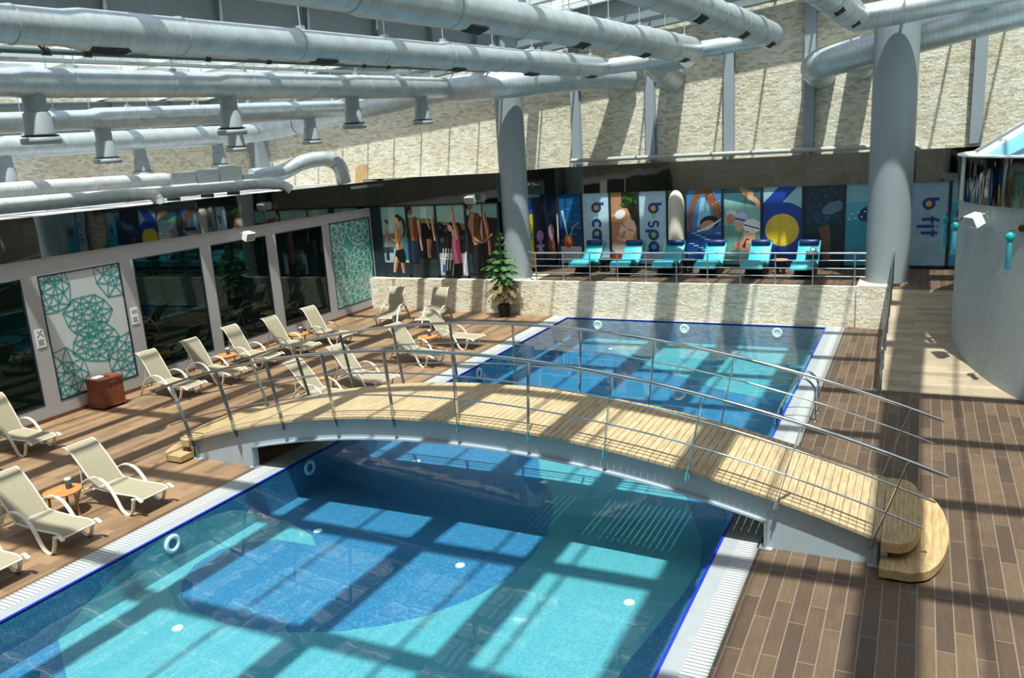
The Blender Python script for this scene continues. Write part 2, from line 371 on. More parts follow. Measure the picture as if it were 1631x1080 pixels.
# low building on the left: plaster front with window openings filled by panes
A2 = Vector((-17.95, 10.0)); B2 = Vector((-18.5, 24.7)); tl = (B2-A2).normalized(); nl = Vector((tl.y, -tl.x))
def LW(t, z, off=0): q = A2+tl*(t-10)+nl*off; return Vector((q.x, q.y, z))
def lw_box(mb, t0, t1, z0, z1, o0, o1, m=0):
    p = [LW(t, z, o) for z in (z0, z1) for o in (o0, o1) for t in (t0, t1)]
    for q in ((0, 2, 3, 1), (4, 5, 7, 6), (0, 1, 5, 4), (2, 6, 7, 3), (0, 4, 6, 2), (1, 3, 7, 5)): mb.face([p[i] for i in q], m)
openings = [(-6, 4.0, .38, 3.36), (4.4, 6.7, .38, 3.36), (8.75, 11.10, .38, 3.36), (11.5, 13.74, .38, 3.36), (14.15, 16.45, .38, 3.38), (16.86, 19.2, .38, 3.39), (19.65, 22.04, .38, 3.4), (22.45, 24.93, .36, 3.42)]
b = MB(); last = -6.0
lw_box(b, -6, 25.1, 0, .36, -.3, 0); lw_box(b, -6, 25.1, 3.42, 3.8, -.3, 0)
for t0, t1, z0, z1 in openings:
    if t0 > last: lw_box(b, last, t0, .36, 3.42, -.3, 0)
    last = t1
    if z1 < 3.42: lw_box(b, t0, t1, z1, 3.42, -.3, 0)
    if z0 > .36: lw_box(b, t0, t1, .36, z0, -.3, 0)
lw_box(b, last, 25.1, .36, 3.42, -.3, 0)
struct(b.build('wall_left', M['plaster']), 'grey plastered wall left of the pool')
b = MB(); lw_box(b, -6, 25.0, 0, .09, 0, .03)
struct(b.build('baseboard_left', M['skirt']), 'brown tile skirting along the left wall')
b = MB()
lw_box(b, -6, 25.1, 3.76, 4.70, -.3, .05)
struct(b.build('trim_3', M['mirror']), 'dark mirror fascia above the left wall')
b = MB()
b.prism([(-18.6, 25.2), (-18.6, 24.9), (-13.0, 24.9), (-12.2, 28.05), (9, 28.05), (9, 28.25), (-12.5, 28.25), (-13.2, 25.2)], 3.82, 4.80, 0)
struct(b.build('trim_4', M['mirror']), 'dark mirror fascia above the posters')
b = MB(); b.box(-27, -6, 4.5, -18.42, 28.3, 4.6); b.box(-18.6, 25.2, 4.5, -13.0, 28.3, 4.62)
struct(b.build('trim_5', M['plaster']), 'flat roof of the low building')
b = MB(); b.prism([(-18.6, 25.02), (-13.12, 25.02), (-12.35, 28.28), (-18.6, 28.28)], 0, 4.55)
struct(b.build('wall_inner', M['dark_frame']), 'dark walls behind the poster glass')
b = MB(); b.box(-27, 28.28, -.5, 11.2, 28.6, 12.5)
struct(b.build('wall_back', M['stone']), 'tall cream split-face stone wall at the back')
b = MB(); b.box(-27, -6, 4.5, -26.6, 28.4, 10.0)
struct(b.build('wall_upper_left', M['stone']), 'stone wall far left above the low roof')
b = MB(); b.box(11, -6, -.5, 11.3, 28.4, 13); M['dark_wall'] = plain('dark_grey_plaster', '4d5354', .8)
struct(b.build('wall_right', M['dark_wall']), 'dark grey wall on the right side')
b = MB(); b.box(-27, -6.3, -.5, 11.3, -6, 13); struct(b.build('wall_front', M['stone']), 'grey wall behind the viewer')
# left windows
for i, (t0, t1, z0, z1) in enumerate([o for k, o in enumerate(openings) if k not in (3, 7)]):
    w = MB(); fr = .035
    lw_box(w, t0, t1, z0, z0+fr, -.06, .004); lw_box(w, t0, t1, z1-fr, z1, -.06, .004)
    lw_box(w, t0, t0+fr, z0, z1, -.06, .004); lw_box(w, t1-fr, t1, z0, z1, -.06, .004)
    o = struct(w.build('window_%d' % (i+1), M['dark_frame']), 'dark framed window in the left wall, opening %d from the near end' % (i+1), 'window')
    g = MB(); lw_box(g, t0+fr, t1-fr, z0+fr, z1-fr, -.05, -.02); g.build('pane', M['win_glass'], o)
# upper steel posts and pipe on the back wall
posts = [(-11.3, 'leftmost grey steel post on the back stone wall beside the column'), (-8.52, 'grey steel post on the back wall above the massage poster'), (-5.83, 'grey steel post on the back wall above the swimmer posters'),
         (-3.32, 'grey steel post on the back wall left of the right column'), (-.7, 'grey steel post on the back wall hidden behind the right column'), (1.36, 'grey steel post on the back wall right of the right column'), (4.0, 'grey steel post on the back wall above the round building')]
for x, lab in posts:
    b = MB(); zt = 9.45+.09*(x+12.7)+.11
    b.box(x-.16, 28.05, 4.9, x+.16, 28.08, zt); b.box(x-.02, 28.08, 4.9, x+.02, 28.25, zt); b.box(x-.16, 28.25, 4.9, x+.16, 28.275, zt)
    tag(b.build('steel_post', M['steel_blue'], None, (x, 28.16, 4.9)), lab, 'post', 'steel posts on the back wall')
b = MB(); b.tube(fillet([(-11.45, 27.93, 5.02), (-.5, 27.93, 4.94), (-.2, 27.93, 4.92), (-.1, 28.03, 4.81)], .15), .075, 10)
o = tag(b.build('wall_pipe', M['pipe_grey'], None, (-6, 28, 5)), 'long grey pipe running along the back wall above the mirror fascia', 'pipe')
for x in (-11.3, -8.5, -5.83, -3.3, -.9):
    k = MB(); k.box(x-.02, 27.86, 4.80, x+.02, 28.04, 4.87); k.build('pipe_bracket', M['galv'], o, (-6, 28, 5))
# columns
def column(x, y, z0, z1, r, lab):
    o = thing('round_column', lab, 'column', (x, y, z0))
    b = MB(); b.lathe([(r, 0), (r, z1-z0)], seg=40); b.build('shaft', M['column'], o)
    b = MB(); b.box(-r-.08, -r-.08, z1-z0-.02, r+.08, r+.08, z1-z0+.03); b.build('cap_plate', M['roof_steel'], o)
column(-12.62, 25.42, 1.14, 9.36, .48, 'round grey column on the left beside the potted plant')
column(-.78, 25.3, 1.22, 10.4, .57, 'round grey column on the right rising from the stone plinth')

# ------------------------------------------------------------------ roof
def roof(x, y): return 9.45+.09*(x+12.7)+.037*(y-25.2)
RX0, RX1, RY0, RY1 = -27, 11.2, -6.2, 28.5
b = MB(); b.face([(RX0, RY0, roof(RX0, RY0)+.3), (RX1, RY0, roof(RX1, RY0)+.3), (RX1, RY1, roof(RX1, RY1)+.3), (RX0, RY1, roof(RX0, RY1)+.3)])
struct(b.build('ceiling', M['roof_glass']), 'sloping skylight glass over the hall')
def beam_between(mb, p, q, w, h, m=0):
    # box section with top face centre line p-q, hanging down by h
    p, q = Vector(p), Vector(q); d = (q-p).normalized(); s = d.cross(Vector((0, 0, 1))).normalized()*w/2; dn = Vector((0, 0, -h))
    a = [p-s, p+s, q+s, q-s]; c = [k+dn for k in a]
    mb.face(a, m); mb.face(c[::-1], m)
    for i in range(4): mb.face([a[i], c[i], c[(i+1) % 4], a[(i+1) % 4]], m)
for k in range(14):                                       # purlins across the hall
    y = -3.95+2.7*k
    if y > 26: break
    b = MB(); beam_between(b, (RX0, y, roof(RX0, y)+.26), (RX1, y, roof(RX1, y)+.26), .30, .20)
    struct(b.build('ceiling_purlin', M['roof_white']), 'white skylight purlin running across the hall, row %d from the near end' % (k+1), 'beam')
for k in range(29):                                       # slim mullions along the hall
    x = -26.9+1.33*k
    b = MB(); w = .055
    beam_between(b, (x, RY0, roof(x, RY0)+.29), (x, RY1, roof(x, RY1)+.29), w, .12)
    struct(b.build('ceiling_mullion', M['roof_white']), 'slim white skylight glazing bar, line %d from the left' % (k+1), 'beam')
def girder(x, lab, stiff=True, depth=.72, w=.34):
    o = thing('roof_girder', lab, 'beam', (x, RY0, roof(x, RY0)))
    def P(y, dz, dx=0): return Vector((dx, y-RY0, roof(x, y)+dz-roof(x, RY0)))
    b = MB(); beam_between(b, P(RY0, 0), P(RY1-.3, 0), .025, depth); b.build('web', M['roof_steel'], o)
    b = MB(); beam_between(b, P(RY0, .03), P(RY1-.3, .03), w, .03); b.build('top_flange', M['roof_steel'], o)
    b = MB(); beam_between(b, P(RY0, -depth+.02), P(RY1-.3, -depth+.02), w, .03); b.build('bottom_flange', M['roof_steel'], o)
    y = 2.2
    while stiff and y < 27:
        b = MB(); zz = roof(x, y)-roof(x, RY0); b.box(-w/2+.01, y-RY0-.01, zz-depth+.01, w/2-.01, y-RY0+.01, zz); b.build('stiffener', M['roof_steel'], o)
        y += 2.64
    return o
GX = [(-12.7, 'grey steel roof girder with stiffeners above the large duct, on the left column')]
GX_old = [(-18.1, 'grey roof girder farthest left, above the low building'), (-12.7, 'grey steel roof girder with stiffeners above the large duct, on the left column'), (-7.0, 'grey roof girder between the two upper ducts'), (-4.2, 'grey roof girder over the middle of the pool'),
      (-1.55, 'grey roof girder near the right column'), (1.15, 'grey roof girder over the right deck'), (5.6, 'grey roof girder above the round building')]
GX.append((-26.3, 'grey eave girder along the upper left stone wall'))
for x, lab in GX: girder(x, lab, True, .72 if x > -20 else 1.05, .36)
for yb, lab in ((25.3, 'grey cross beam spanning between the two columns'), (27.85, 'grey cross beam close along the back stone wall')):
    o = thing('roof_crossbeam', lab, 'beam', (-12.7, yb, roof(-12.7, yb)))
    def Q(x, dz): return Vector((x+12.7, 0, roof(x, yb)+dz-roof(-12.7, yb)))
    for nm, dz, w, h in (('web', 0, .03, .72), ('top_flange', .03, .34, .03), ('bottom_flange', -.70, .34, .03)):
        b = MB(); beam_between(b, Q(RX0+.3, dz), Q(RX1-.3, dz), w, h); b.build(nm, M['roof_steel'], o)

# ------------------------------------------------------------------ ducts
def duct_path(x, y0, y1, z24, s, radii, flip=1):
    """straight run along Y whose radius steps up at the given Y: [(y, r), ...]; r applies from y on"""
    P = []; R = []
    for i, (y, r) in enumerate(radii):
        ys = max(y, y0)
        if i: P.append((x, ys-.12, z24+s*(ys-.12-24))); R.append(radii[i-1][1])
        P.append((x, ys+(.12 if i else 0), z24+s*(ys-24))); R.append(r)
    P.append((x, y1, z24+s*(y1-24))); R.append(radii[-1][1])
    return P, R
def rad_at(radii, y):
    r = radii[0][1]
    for a, q in radii:
        if y >= a: r = q
    return r
def straight_duct(lab, x, y0, y1, z24, s, radii, diffusers=(), grilles=(), rods=(), tail=None, tailr=None, mat='duct', gside=.5):
    org = (x, y0, z24+s*(y0-24))
    o = thing('air_duct', lab, 'duct', org, 0, None)
    P, R = duct_path(x, y0, y1, z24, s, radii)
    b = MB()
    if tail:
        T = fillet([P[-2], P[-1]]+tail, .55, 6)[1:]
        P = P[:-1]+T; R = R[:-1]+[R[-1]+(tailr-R[-1])*min(1, k/(len(T)-1)*1.5) for k in range(len(T))]
    b.tube(P, R, 28); b.build('duct_run', M[mat], o, org)
    Z = lambda y: z24+s*(y-24)
    # flange collars
    y = y0+.8
    while y < y1-.3:
        r = rad_at(radii, y); c = MB(); c.tube([(x, y-.012, Z(y)), (x, y+.012, Z(y))], r+.012, 28); c.build('collar', M['galv'], o, org); y += 2.25
    for y in diffusers:
        r = rad_at(radii, y); zb = Z(y)-r
        n = MB(); n.lathe([(.19, -.28), (.19, .08)], (x, y, zb), 20); n.lathe([(.25, -.64), (.25, -.62), (.24, -.60), (.22, -.27), (.2, -.25)], (x, y, zb), 24); d = n.build('diffuser', M['column'], o, org)
        n = MB(); n.lathe([(.30, -.66), (.30, -.64)], (x, y, zb), 24); n.build('diffuser_lip', M['black'], d, None if False else org)
        n = MB(); n.lathe([(.31, -.79), (.33, -.77), (.33, -.70), (.31, -.69)], (x, y, zb), 24)
        for k in range(4): a = k*PI/2+.4; n.tube([(x+.25*cos(a), y+.25*sin(a), zb-.70), (x+.25*cos(a), y+.25*sin(a), zb-.64)], .008, 5)
        n.build('diffuser_plate', M['column'], d, org)
    for y in grilles:
        r = rad_at(radii, y); g = MB(); a = -PI/2+gside
        c0 = Vector((x+(r-.01)*cos(a), y, Z(y)+(r-.01)*sin(a))); nrm = Vector((cos(a), 0, sin(a))); tan = Vector((-sin(a), 0, cos(a)))
        T = Matrix(((tan.x, 0, nrm.x, c0.x), (0, 1, 0, c0.y), (tan.z, 0, nrm.z, c0.z), (0, 0, 0, 1)))
        g.box(-.10, -.26, 0, .10, .26, .02, 0, T)
        for k in range(8): g.box(-.09, -.235+k*.062, .02, .09, -.205+k*.062, .032, 0, T)
        g.build('return_grille', M['grille'], o, org)
    for y in rods:
        r = rad_at(radii, y); h = MB(); h.tube([(x, y, Z(y)+r), (x, y, roof(x, y)+.05)], .012, 6); h.box(x-.05, y-.05, Z(y)+r-.01, x+.05, y+.05, Z(y)+r+.05); h.build('hanger_rod', M['galv'], o, org)
    return o
RD = [10.46, 12.72, 14.75, 16.9, 19.0, 21.1, 23]
straight_duct('large galvanised duct, second from the top at left, with flat grilles underneath', -8.71, .5, 23.75, 7.78, .036, [(.5, .20), (6.5, .235), (14.58, .265), (18.62, .30)], (), [6.92, 10.92, 15.16, 18.84, 22.9], RD,
              [(-8.71, 24.25, 7.80), (-7.4, 24.3, 7.83)], .23, 'duct', .12)
straight_duct('galvanised duct at the top centre running out of the picture', -5.97, .5, 23.9, 7.97, .036, [(.5, .24), (8.2, .27), (14.22, .30), (18.58, .34)], (), [10.92, 15.1, 19.02, 22.6], RD, [(-5.97, 24.3, 7.98), (-5.2, 24.3, 8.02)], .24, 'duct', .3)
straight_duct('short-looking galvanised duct right of top centre ending in a rounded elbow', -3.82, .5, 24.0, 8.1, .03, [(.5, .26), (11.2, .28), (18.0, .31), (21, .34)], (), [15.38, 19.34, 22.8], [17, 21.0], [(-3.82, 24.35, 8.1), (-4.6, 24.35, 8.05)], .24)
straight_duct('galvanised duct at top right turning right in front of the column', -1.71, .5, 23.7, 8.30, .05, [(.5, .28), (11, .29), (18.2, .32)], (), [17.7, 21.64], [20], [(-1.71, 24.2, 8.32), (-.6, 24.25, 8.40), (6.5, 24.25, 9.05)], .33)
straight_duct('galvanised duct, third from the top at left, with four round diffusers', -14.08, .5, 23.9, 7.64, .032, [(.5, .21), (4.8, .235), (9.24, .262), (13.88, .295), (18.54, .32)], [5.0, 9.56, 14.16, 18.72, 22.24], (), RD)
straight_duct('galvanised duct, fourth from the top at left, with three round diffusers', -18.1, .5, 23.9, 7.29, .042, [(.5, .23), (13.7, .275), (18.2, .29)], [9.4, 13.92, 18.3, 21.68], (), RD)
straight_duct('galvanised duct, fifth from the top at left, bending into the rising header', -22.4, .5, 22.8, 6.72, .03, [(.5, .28), (14.08, .31), (18.26, .33), (22.2, .33)], [9.6, 14.04, 18.44, 21.74], (), RD, [(-22.4, 23.9, 6.76), (-20.6, 23.95, 6.92)], .34)
def free_duct(name, lab, pts, r, rad=.6, mat='duct', seg=28, collars=True):
    org = tuple(pts[0]); o = thing(name, lab, 'duct', org)
    P = fillet(pts, rad, 7); n = len(P)
    R = r if not isinstance(r, tuple) else [r[0]+(r[1]-r[0])*k/(n-1) for k in range(n)]
    b = MB(); b.tube(P, R, seg); b.build('duct_run', M[mat], o, org)
    if collars:
        for k in range(1, n-1):
            if (k % 3) == 0:
                d = (P[k+1]-P[k-1]).normalized()*.012; rr = (R[k] if isinstance(R, list) else R)+.008
                c = MB(); c.tube([P[k]-d, P[k]+d], rr, seg); c.build('collar', M['galv'], o, org)
    return o
free_duct('air_duct', 'long rising header duct from the fifth duct to the left column', [(-20.55, 23.95, 6.93), (-17.4, 23.95, 7.25), (-14.7, 23.95, 7.5), (-13.9, 24.0, 7.58)], (.34, .40))
free_duct('air_duct', 'thick bent header duct in front of the left column going into the wall', [(-13.9, 24.0, 7.58), (-12.2, 24.0, 7.58), (-10.3, 27.0, 7.80), (-9.9, 27.4, 7.8), (-9.3, 28.28, 7.7)], (.44, .42), .9)
free_duct('air_duct', 'short thick duct elbow entering the back wall behind the duct crossing', [(-6.4, 24.9, 8.0), (-7.4, 25.4, 7.95), (-7.75, 26.4, 7.85), (-7.75, 28.28, 7.55)], .42, .8)
free_duct('air_duct', 'slim collector duct joining the upper ducts in front of the back wall', [(-7.45, 24.3, 7.83), (-5.9, 24.33, 7.98), (-4.55, 24.35, 8.06)], .22, .2)
free_duct('air_duct', 'thick duct curving out of the back wall and passing behind the right column', [(-3.0, 28.28, 7.25), (-3.05, 26.7, 7.45), (-1.9, 26.45, 7.62), (1.0, 26.42, 8.15), (7.0, 26.4, 9.0)], .45, .9)
free_duct('air_duct', 'duct over the right deck joining the thick duct at the top right', [(1.2, .5, 8.95), (1.2, 20, 9.32), (1.2, 25.5, 9.38), (1.3, 26.35, 8.6)], .33, .7)
free_duct('air_duct', 'second duct outlet in the back wall just left of the right column', [(-1.85, 28.28, 7.35), (-1.85, 27.2, 7.4), (-1.3, 26.6, 7.6)], .38, .6)
# low ducts on the roof of the low building
straight_duct('low white duct lying nearest the mirror fascia on the low roof', -18.75, .5, 17.2, 4.97, 0, [(.5, .17), (9, .18), (14.0, .175)], (), (), (), None, None, 'duct_white')
free_duct('air_duct', 'end of the low white duct bending down onto the low roof', [(-18.75, 17.2, 4.97), (-18.75, 19.6, 4.97), (-18.45, 20.4, 4.9), (-18.3, 20.6, 4.7)], .16, .5, 'duct_white')
free_duct('air_duct', 'short white branch elbow off the low duct above the windows', [(-18.7, 13.2, 4.99), (-18.55, 14.8, 5.0), (-18.25, 15.3, 4.95), (-18.2, 15.35, 4.68)], .15, .4, 'duct_white')
straight_duct('low white duct farther back on the low roof ending at metal boxes', -19.9, .5, 17.1, 5.3, 0, [(.5, .2), (14.0, .19)], (), (), (), None, None, 'duct_white')
free_duct('air_duct', 'bent grey duct arching toward the stone wall above the low roof', [(-19.9, 20.6, 5.2), (-19.6, 21.6, 5.2), (-19.3, 22.6, 5.6), (-18.9, 23.4, 5.65), (-18.7, 23.8, 5.35), (-18.7, 23.9, 4.74)], .26, .5)
o = thing('ventilation_unit', 'row of grey sheet-metal boxes on the low roof behind the mirror fascia', 'air handling unit', (-19.9, 18.5, 4.66))
for y0, y1, z1 in ((17.1, 18.0, .80), (18.05, 18.9, .84), (18.95, 19.9, .90), (19.95, 20.7, .62)):
    b = MB(); b.box(-.3, y0-18.5, .3 if y0 < 19.9 else .42, .3, y1-18.5, z1); b.build('housing', M['galv'], o, None, .01)
b = MB()
for y in (17.3, 18.6, 19.7): b.box(-.25, y-18.52, 0, .25, y-18.46, .45)
b.build('support', M['black'], o)
# sprinkler pipe with brackets
def SP(y): return (-11.9, y, 7.87+.036*(y-22))
o = tag(MB().build('x', M['pipe_dark']), None, None); bpy.data.objects.remove(o)
b = MB(); b.tube([SP(.5), SP(10), SP(22.6)], .045, 10)
o = tag(b.build('sprinkler_pipe', M['pipe_dark'], None, SP(.5)), 'thin dark sprinkler pipe slung below the large duct at left', 'pipe')
for y in (7.6, 8.4, 9.1, 11.6, 13.2, 16.4, 17.4, 20.6):
    p = SP(y); k = MB(); k.tube([(p[0], y, p[2]), (p[0], y, p[2]+.28)], .014, 6); k.tube([(p[0]-.16, y+.2, p[2]-.02), (p[0]+.16, y-.2, p[2]+.05)], .02, 6); k.tube([(p[0], y-.05, p[2]), (p[0], y+.05, p[2])], .06, 10)
    k.build('pipe_clamp', M['black'], o, SP(.5))
k = MB(); p = SP(14.9); k.tube([(p[0], 14.84, p[2]), (p[0], 14.96, p[2])], .055, 10); k.build('red_coupling', M['red'], o, SP(.5))['label'] = 'red coupling ring'
for x, z24, s, lab in ((-15.2, 8.15, .033, 'silver cable tray running above the third duct'), (-19.2, 7.9, .04, 'silver cable tray running above the fourth duct')):
    Z = lambda y: z24+s*(y-24)
    b = MB(); 
    for dx in (-.15, .15): b.face([(x+dx, .5, Z(.5)), (x+dx, 23.8, Z(23.8)), (x+dx, 23.8, Z(23.8)+.05), (x+dx, .5, Z(.5)+.05)])
    b.face([(x-.15, .5, Z(.5)), (x+.15, .5, Z(.5)), (x+.15, 23.8, Z(23.8)), (x-.15, 23.8, Z(23.8))])
    o = tag(b.build('cable_tray', M['galv'], None, (x, .5, Z(.5))), lab, 'cable tray')
    for k in range(10):
        y = 3+2.2*k; h = MB(); h.tube([(x, y, Z(y)), (x, y, roof(x, y)+.1)], .012, 5); h.build('hanger_rod', M['galv'], o, (x, .5, Z(.5)))
# board and post above the low building
b = MB(); b.prism([(-.3, 0), (.3, 0), (.35, .68), (.1, .74), (-.1, .62), (-.22, .62)], -.02, .02, 0, Matrix(((1, 0, 0, -19.0), (0, 0, -1, 25.35), (0, 1, .18, 4.62), (0, 0, 0, 1))))
tag(b.build('plywood_board', M['board'], None, (-19.0, 25.35, 4.62)), 'raw plywood board standing on the low roof against the stone wall', 'board')
b = MB(); b.box(-26.58, 27.6, 4.66, -26.1, 28.25, 8.2); tag(b.build('corner_post', M['steel_blue'], None, (-26.3, 27.9, 4.66)), 'wide grey post in the far left corner above the low roof', 'post')

# ------------------------------------------------------------------ footbridge
BX, BR = -6.385, 19.86
def ztop(x): return 1.38 + math.sqrt(BR*BR-(x-BX)**2)-BR
YB0, YB1 = 10.42, 12.45
BO = (BX, 11.43, 0)
br = thing('footbridge', 'arched timber-decked footbridge with steel railings crossing the pool', 'bridge', BO)
AH = math.asin(6.14/BR)
b = MB(); NP = 120
for k in range(NP):
    a0 = -AH+2*AH*k/NP; a1 = -AH+2*AH*(k+.93)/NP
    def pt(a, r): return (BX+(BR+r)*sin(a), 1.38-BR+(BR+r)*cos(a))
    q = [pt(a0, -.045), pt(a1, -.045), pt(a1, 0), pt(a0, 0)]
    b.prism([(x, z) for x, z in q], -YB1-.02+random.uniform(-.006, .006), -YB0+.03, 0, Matrix(((1, 0, 0, 0), (0, 0, -1, 0), (0, 1, 0, 0), (0, 0, 0, 1))))
b.build('deck', M['deckwood'], br, BO)
def girder_bridge(yc, nm):
    b = MB(); arch = lambda x: .97+math.sqrt(19.4**2-(x+6.33)**2)-19.4
    tz = lambda x: ztop(max(-12.5, min(-.26, x)))-.05
    def span(x0, x1, f, n):
        X = [x0+(x1-x0)*k/n for k in range(n+1)]
        for x, q in zip(X, X[1:]):
            for dy in (-.012, .012):
                p = [(x, yc+dy, f(x)), (q, yc+dy, f(q)), (q, yc+dy, tz(q)), (x, yc+dy, tz(x))]
                b.face(p if dy < 0 else p[::-1], 0)
    span(-12.48, -10.96, lambda x: 0.0, 10); span(-10.96, -1.68, arch, 48); span(-1.68, -.26, lambda x: 0.0, 10)
    top = [(-12.48+12.22*k/60, tz(-12.48+12.22*k/60)) for k in range(61)]
    bot = [(-10.96+9.28*k/48, arch(-10.96+9.28*k/48)) for k in range(49)]
    o = b.build(nm, M['girder'], br, BO)
    f = MB(); f.strip([(x, yc, z) for x, z in top], .15, .03); f.build('top_flange', M['girder'], o, BO)
    f = MB(); f.strip([(x, yc, z-.0) for x, z in bot], .15, .03); f.build('bottom_flange', M['girder'], o, BO)
    for x in (-12.44, -10.96, -1.68, -.30):
        zt = ztop(max(-12.5, x))-.07 if x in (-12.44, -.30) else .42
        f = MB(); f.box(x-.012, yc-.075, .0, x+.012, yc+.075, zt); f.box(x-.1, yc-.09, 0, x+.1, yc+.09, .012); f.build('end_plate', M['girder'], o, BO)
girder_bridge(10.50, 'near_girder'); girder_bridge(12.37, 'far_girder')
def railing(yr, nm, side):
    n = 44; ext = AH+.018
    arc = lambda h, e=ext: [(BX+(BR+h)*sin(-e+2*e*k/n), yr, 1.38-BR+(BR+h)*cos(-e+2*e*k/n)) for k in range(n+1)]
    b = MB(); b.tube(arc(1.13), .026, 10); o = b.build(nm, M['chrome'], br, BO)
    for h in (.76, .38):
        b = MB(); b.tube(arc(h), .013, 8); b.build('rail', M['chrome'], o, BO)
    for k in range(11):
        a = -AH+.004+(2*AH-.008)*k/10; d = Vector((sin(a), 0, cos(a))); t = Vector((cos(a), 0, -sin(a))); c = Vector((BX, yr, 1.38-BR))
        T = Matrix(((t.x, 0, d.x, c.x), (0, 1, 0, c.y), (t.z, 0, d.z, c.z), (0, 0, 0, 1)))
        b = MB(); b.box(-.007, -.037, BR-.17, .007, .037, BR+1.11, 0, T); b.box(-.03, -.035+side*.03, BR-.15, .03, -.025+side*.03, BR-.03, 0, T)
        b.build('railing_post', M['chrome'], o, BO)
railing(10.38, 'near_handrail', 1); railing(12.49, 'far_handrail', -1)
# half-round wooden steps at each end
def steps(x0, sgn, lab):
    o = thing('bridge_steps', lab, 'steps', (x0, 11.43, 0))
    def outline(depth, hw):
        return [(0, -hw), (depth*.45, -hw)] + [(depth*(.45+.55*sin(a)), -hw*cos(a)*.995) for a in [PI*k/12*.5 for k in range(3, 13)]] + [(depth*(.45+.55*sin(a)), hw*-cos(a)) for a in [PI/2+PI*k/12*.5 for k in range(1, 10)]] + [(depth*.45, hw), (0, hw)]
    for nm, dep, hw, z0, z1 in (('lower_step', .80, 1.32, .035, .15), ('upper_step', .48, 1.08, .27, .40)):
        b = MB(); q = [(sgn*x, y) for x, y in outline(dep, hw)]
        if sgn < 0: q = q[::-1]
        b.prism(q, z0, z1, 0); s = b.build(nm, M['stepwood'], o, None, .006)
        g = MB()
        for k in range(1, 8): g.box(sgn*dep*k/8-.002, -hw*.72, z1-.001, sgn*dep*k/8+.002, hw*.72, z1+.0015)
        g.build('board_joint', M['bark'], s)
    for y in (-.95, 0, .95): b = MB(); b.box(min(0, sgn*.08), y-.03, 0, max(0, sgn*.08), y+.03, .27); b.build('foot', M['galv'], o)
    for y in (-.8, .8): b = MB(); b.box(min(sgn*.35, sgn*.41), y-.03, 0, max(sgn*.35, sgn*.41), y+.03, .05); b.build('foot', M['galv'], o)
steps(-.245, 1, 'half-round two-tier wooden steps at the right end of the footbridge')
steps(-12.52, -1, 'two-tier wooden steps at the left end of the footbridge')

# ------------------------------------------------------------------ pool fittings
def wall_ring(loc, axis, lab):
    T = Matrix.Translation(loc) @ (Matrix.Rotation(PI/2, 4, 'Y') if axis == 'x' else Matrix.Rotation(PI/2, 4, 'X'))
    b = MB(); rows = []
    for k in range(24):
        a = 2*PI*k/24; rows.append([T @ Vector(((.115+.04*cos(t))*cos(a), (.115+.04*cos(t))*sin(a), .03*sin(t))) for t in [2*PI*j/8 for j in range(8)]])
    rows.append(rows[0]); b.grid(rows, 0, True, True)
    o = b.build('pool_light', M['white'], None, loc); tag(o, lab, 'pool light', 'round white lights on the pool walls')
    g = MB(); g.face([T @ Vector((.11*cos(2*PI*k/20), .11*sin(2*PI*k/20), .008)) for k in range(20)]); g.build('lens', M['mos_dark'] if axis == 'x' else M['white'], o, loc)
for y, lab in ((7.91, 'white ring light on the left pool wall nearest the viewer'), (11.18, 'white ring light on the left pool wall just before the footbridge'), (15.2, 'white ring light on the left pool wall just beyond the footbridge'), (18.0, 'white ring light on the left pool wall toward the far end')):
    wall_ring((XL+.02, y, -.2), 'x', lab)
for x, lab in ((-9.24, 'white ring light on the far pool wall, left one'), (-6.38, 'white ring light on the far pool wall, middle one'), (-3.61, 'white ring light on the far pool wall, right one')):
    wall_ring((x, YF-.02, -.2), 'y', lab)
for x, y, lab in ((-8.93, 6.72, 'white floor inlet on the light mosaic nearest the viewer'), (-9.0, 9.79, 'white floor inlet at the tip of the light crescent'), (-6.07, 9.61, 'white floor inlet inside the dark blue disc'), (-3.33, 9.53, 'white floor inlet on the light mosaic at right'),
                  (-9.11, 13.08, 'white floor inlet in the shade under the bridge at left'), (-6.14, 12.91, 'white floor inlet at the far rim of the dark disc'), (-8.4, 23.0, 'white floor inlet at the far left of the pool'), (-9.3, 17.0, 'white floor inlet beyond the bridge at left')):
    b = MB(); b.lathe([(.075, 0), (.075, .012), (.06, .018), (.02, .018)], (x, y, ZP+.002), 18); o = tag(b.build('floor_inlet', M['white'], None, (x, y, ZP)), lab, 'pool inlet', 'round white inlets on the pool floor')
for x, y, lab in ((-7.9, 23.2, 'pale square drain cover on the far pool floor, left one'), (-4.74, 23.3, 'pale square drain cover on the far pool floor, right one')):
    b = MB(); b.box(x-.32, y-.32, ZP+.004, x+.32, y+.32, ZP+.02)
    for k in range(6): b.box(x-.28, y-.26+k*.1, ZP+.02, x+.28, y-.23+k*.1, ZP+.026)
    tag(b.build('drain_cover', M['coping'], None, (x, y, ZP)), lab, 'drain cover', 'square drain covers on the pool floor')
# ladder handrails
o = thing('pool_ladder', 'stainless pool ladder with two curved grab rails on the right edge', 'ladder', (-1.9, 16.2, 0))
for y in (-.27, .27):
    b = MB(); b.tube(fillet([(.25, y, 0), (.25, y, .72), (-.02, y, .92), (-.35, y, .42), (-.47, y, .1), (-.47, y, -.6)], .3, 7), .022, 10); b.build('grab_rail', M['chrome'], o)
    b = MB(); b.lathe([(.05, 0), (.05, .012), (.03, .02)], (.25, y, 0), 14); b.build('floor_flange', M['chrome'], o)
for z in (-.2, -.45):
    b = MB(); b.box(-.52, -.27, z-.015, -.42, .27, z+.015); b.build('tread', M['chrome'], o)

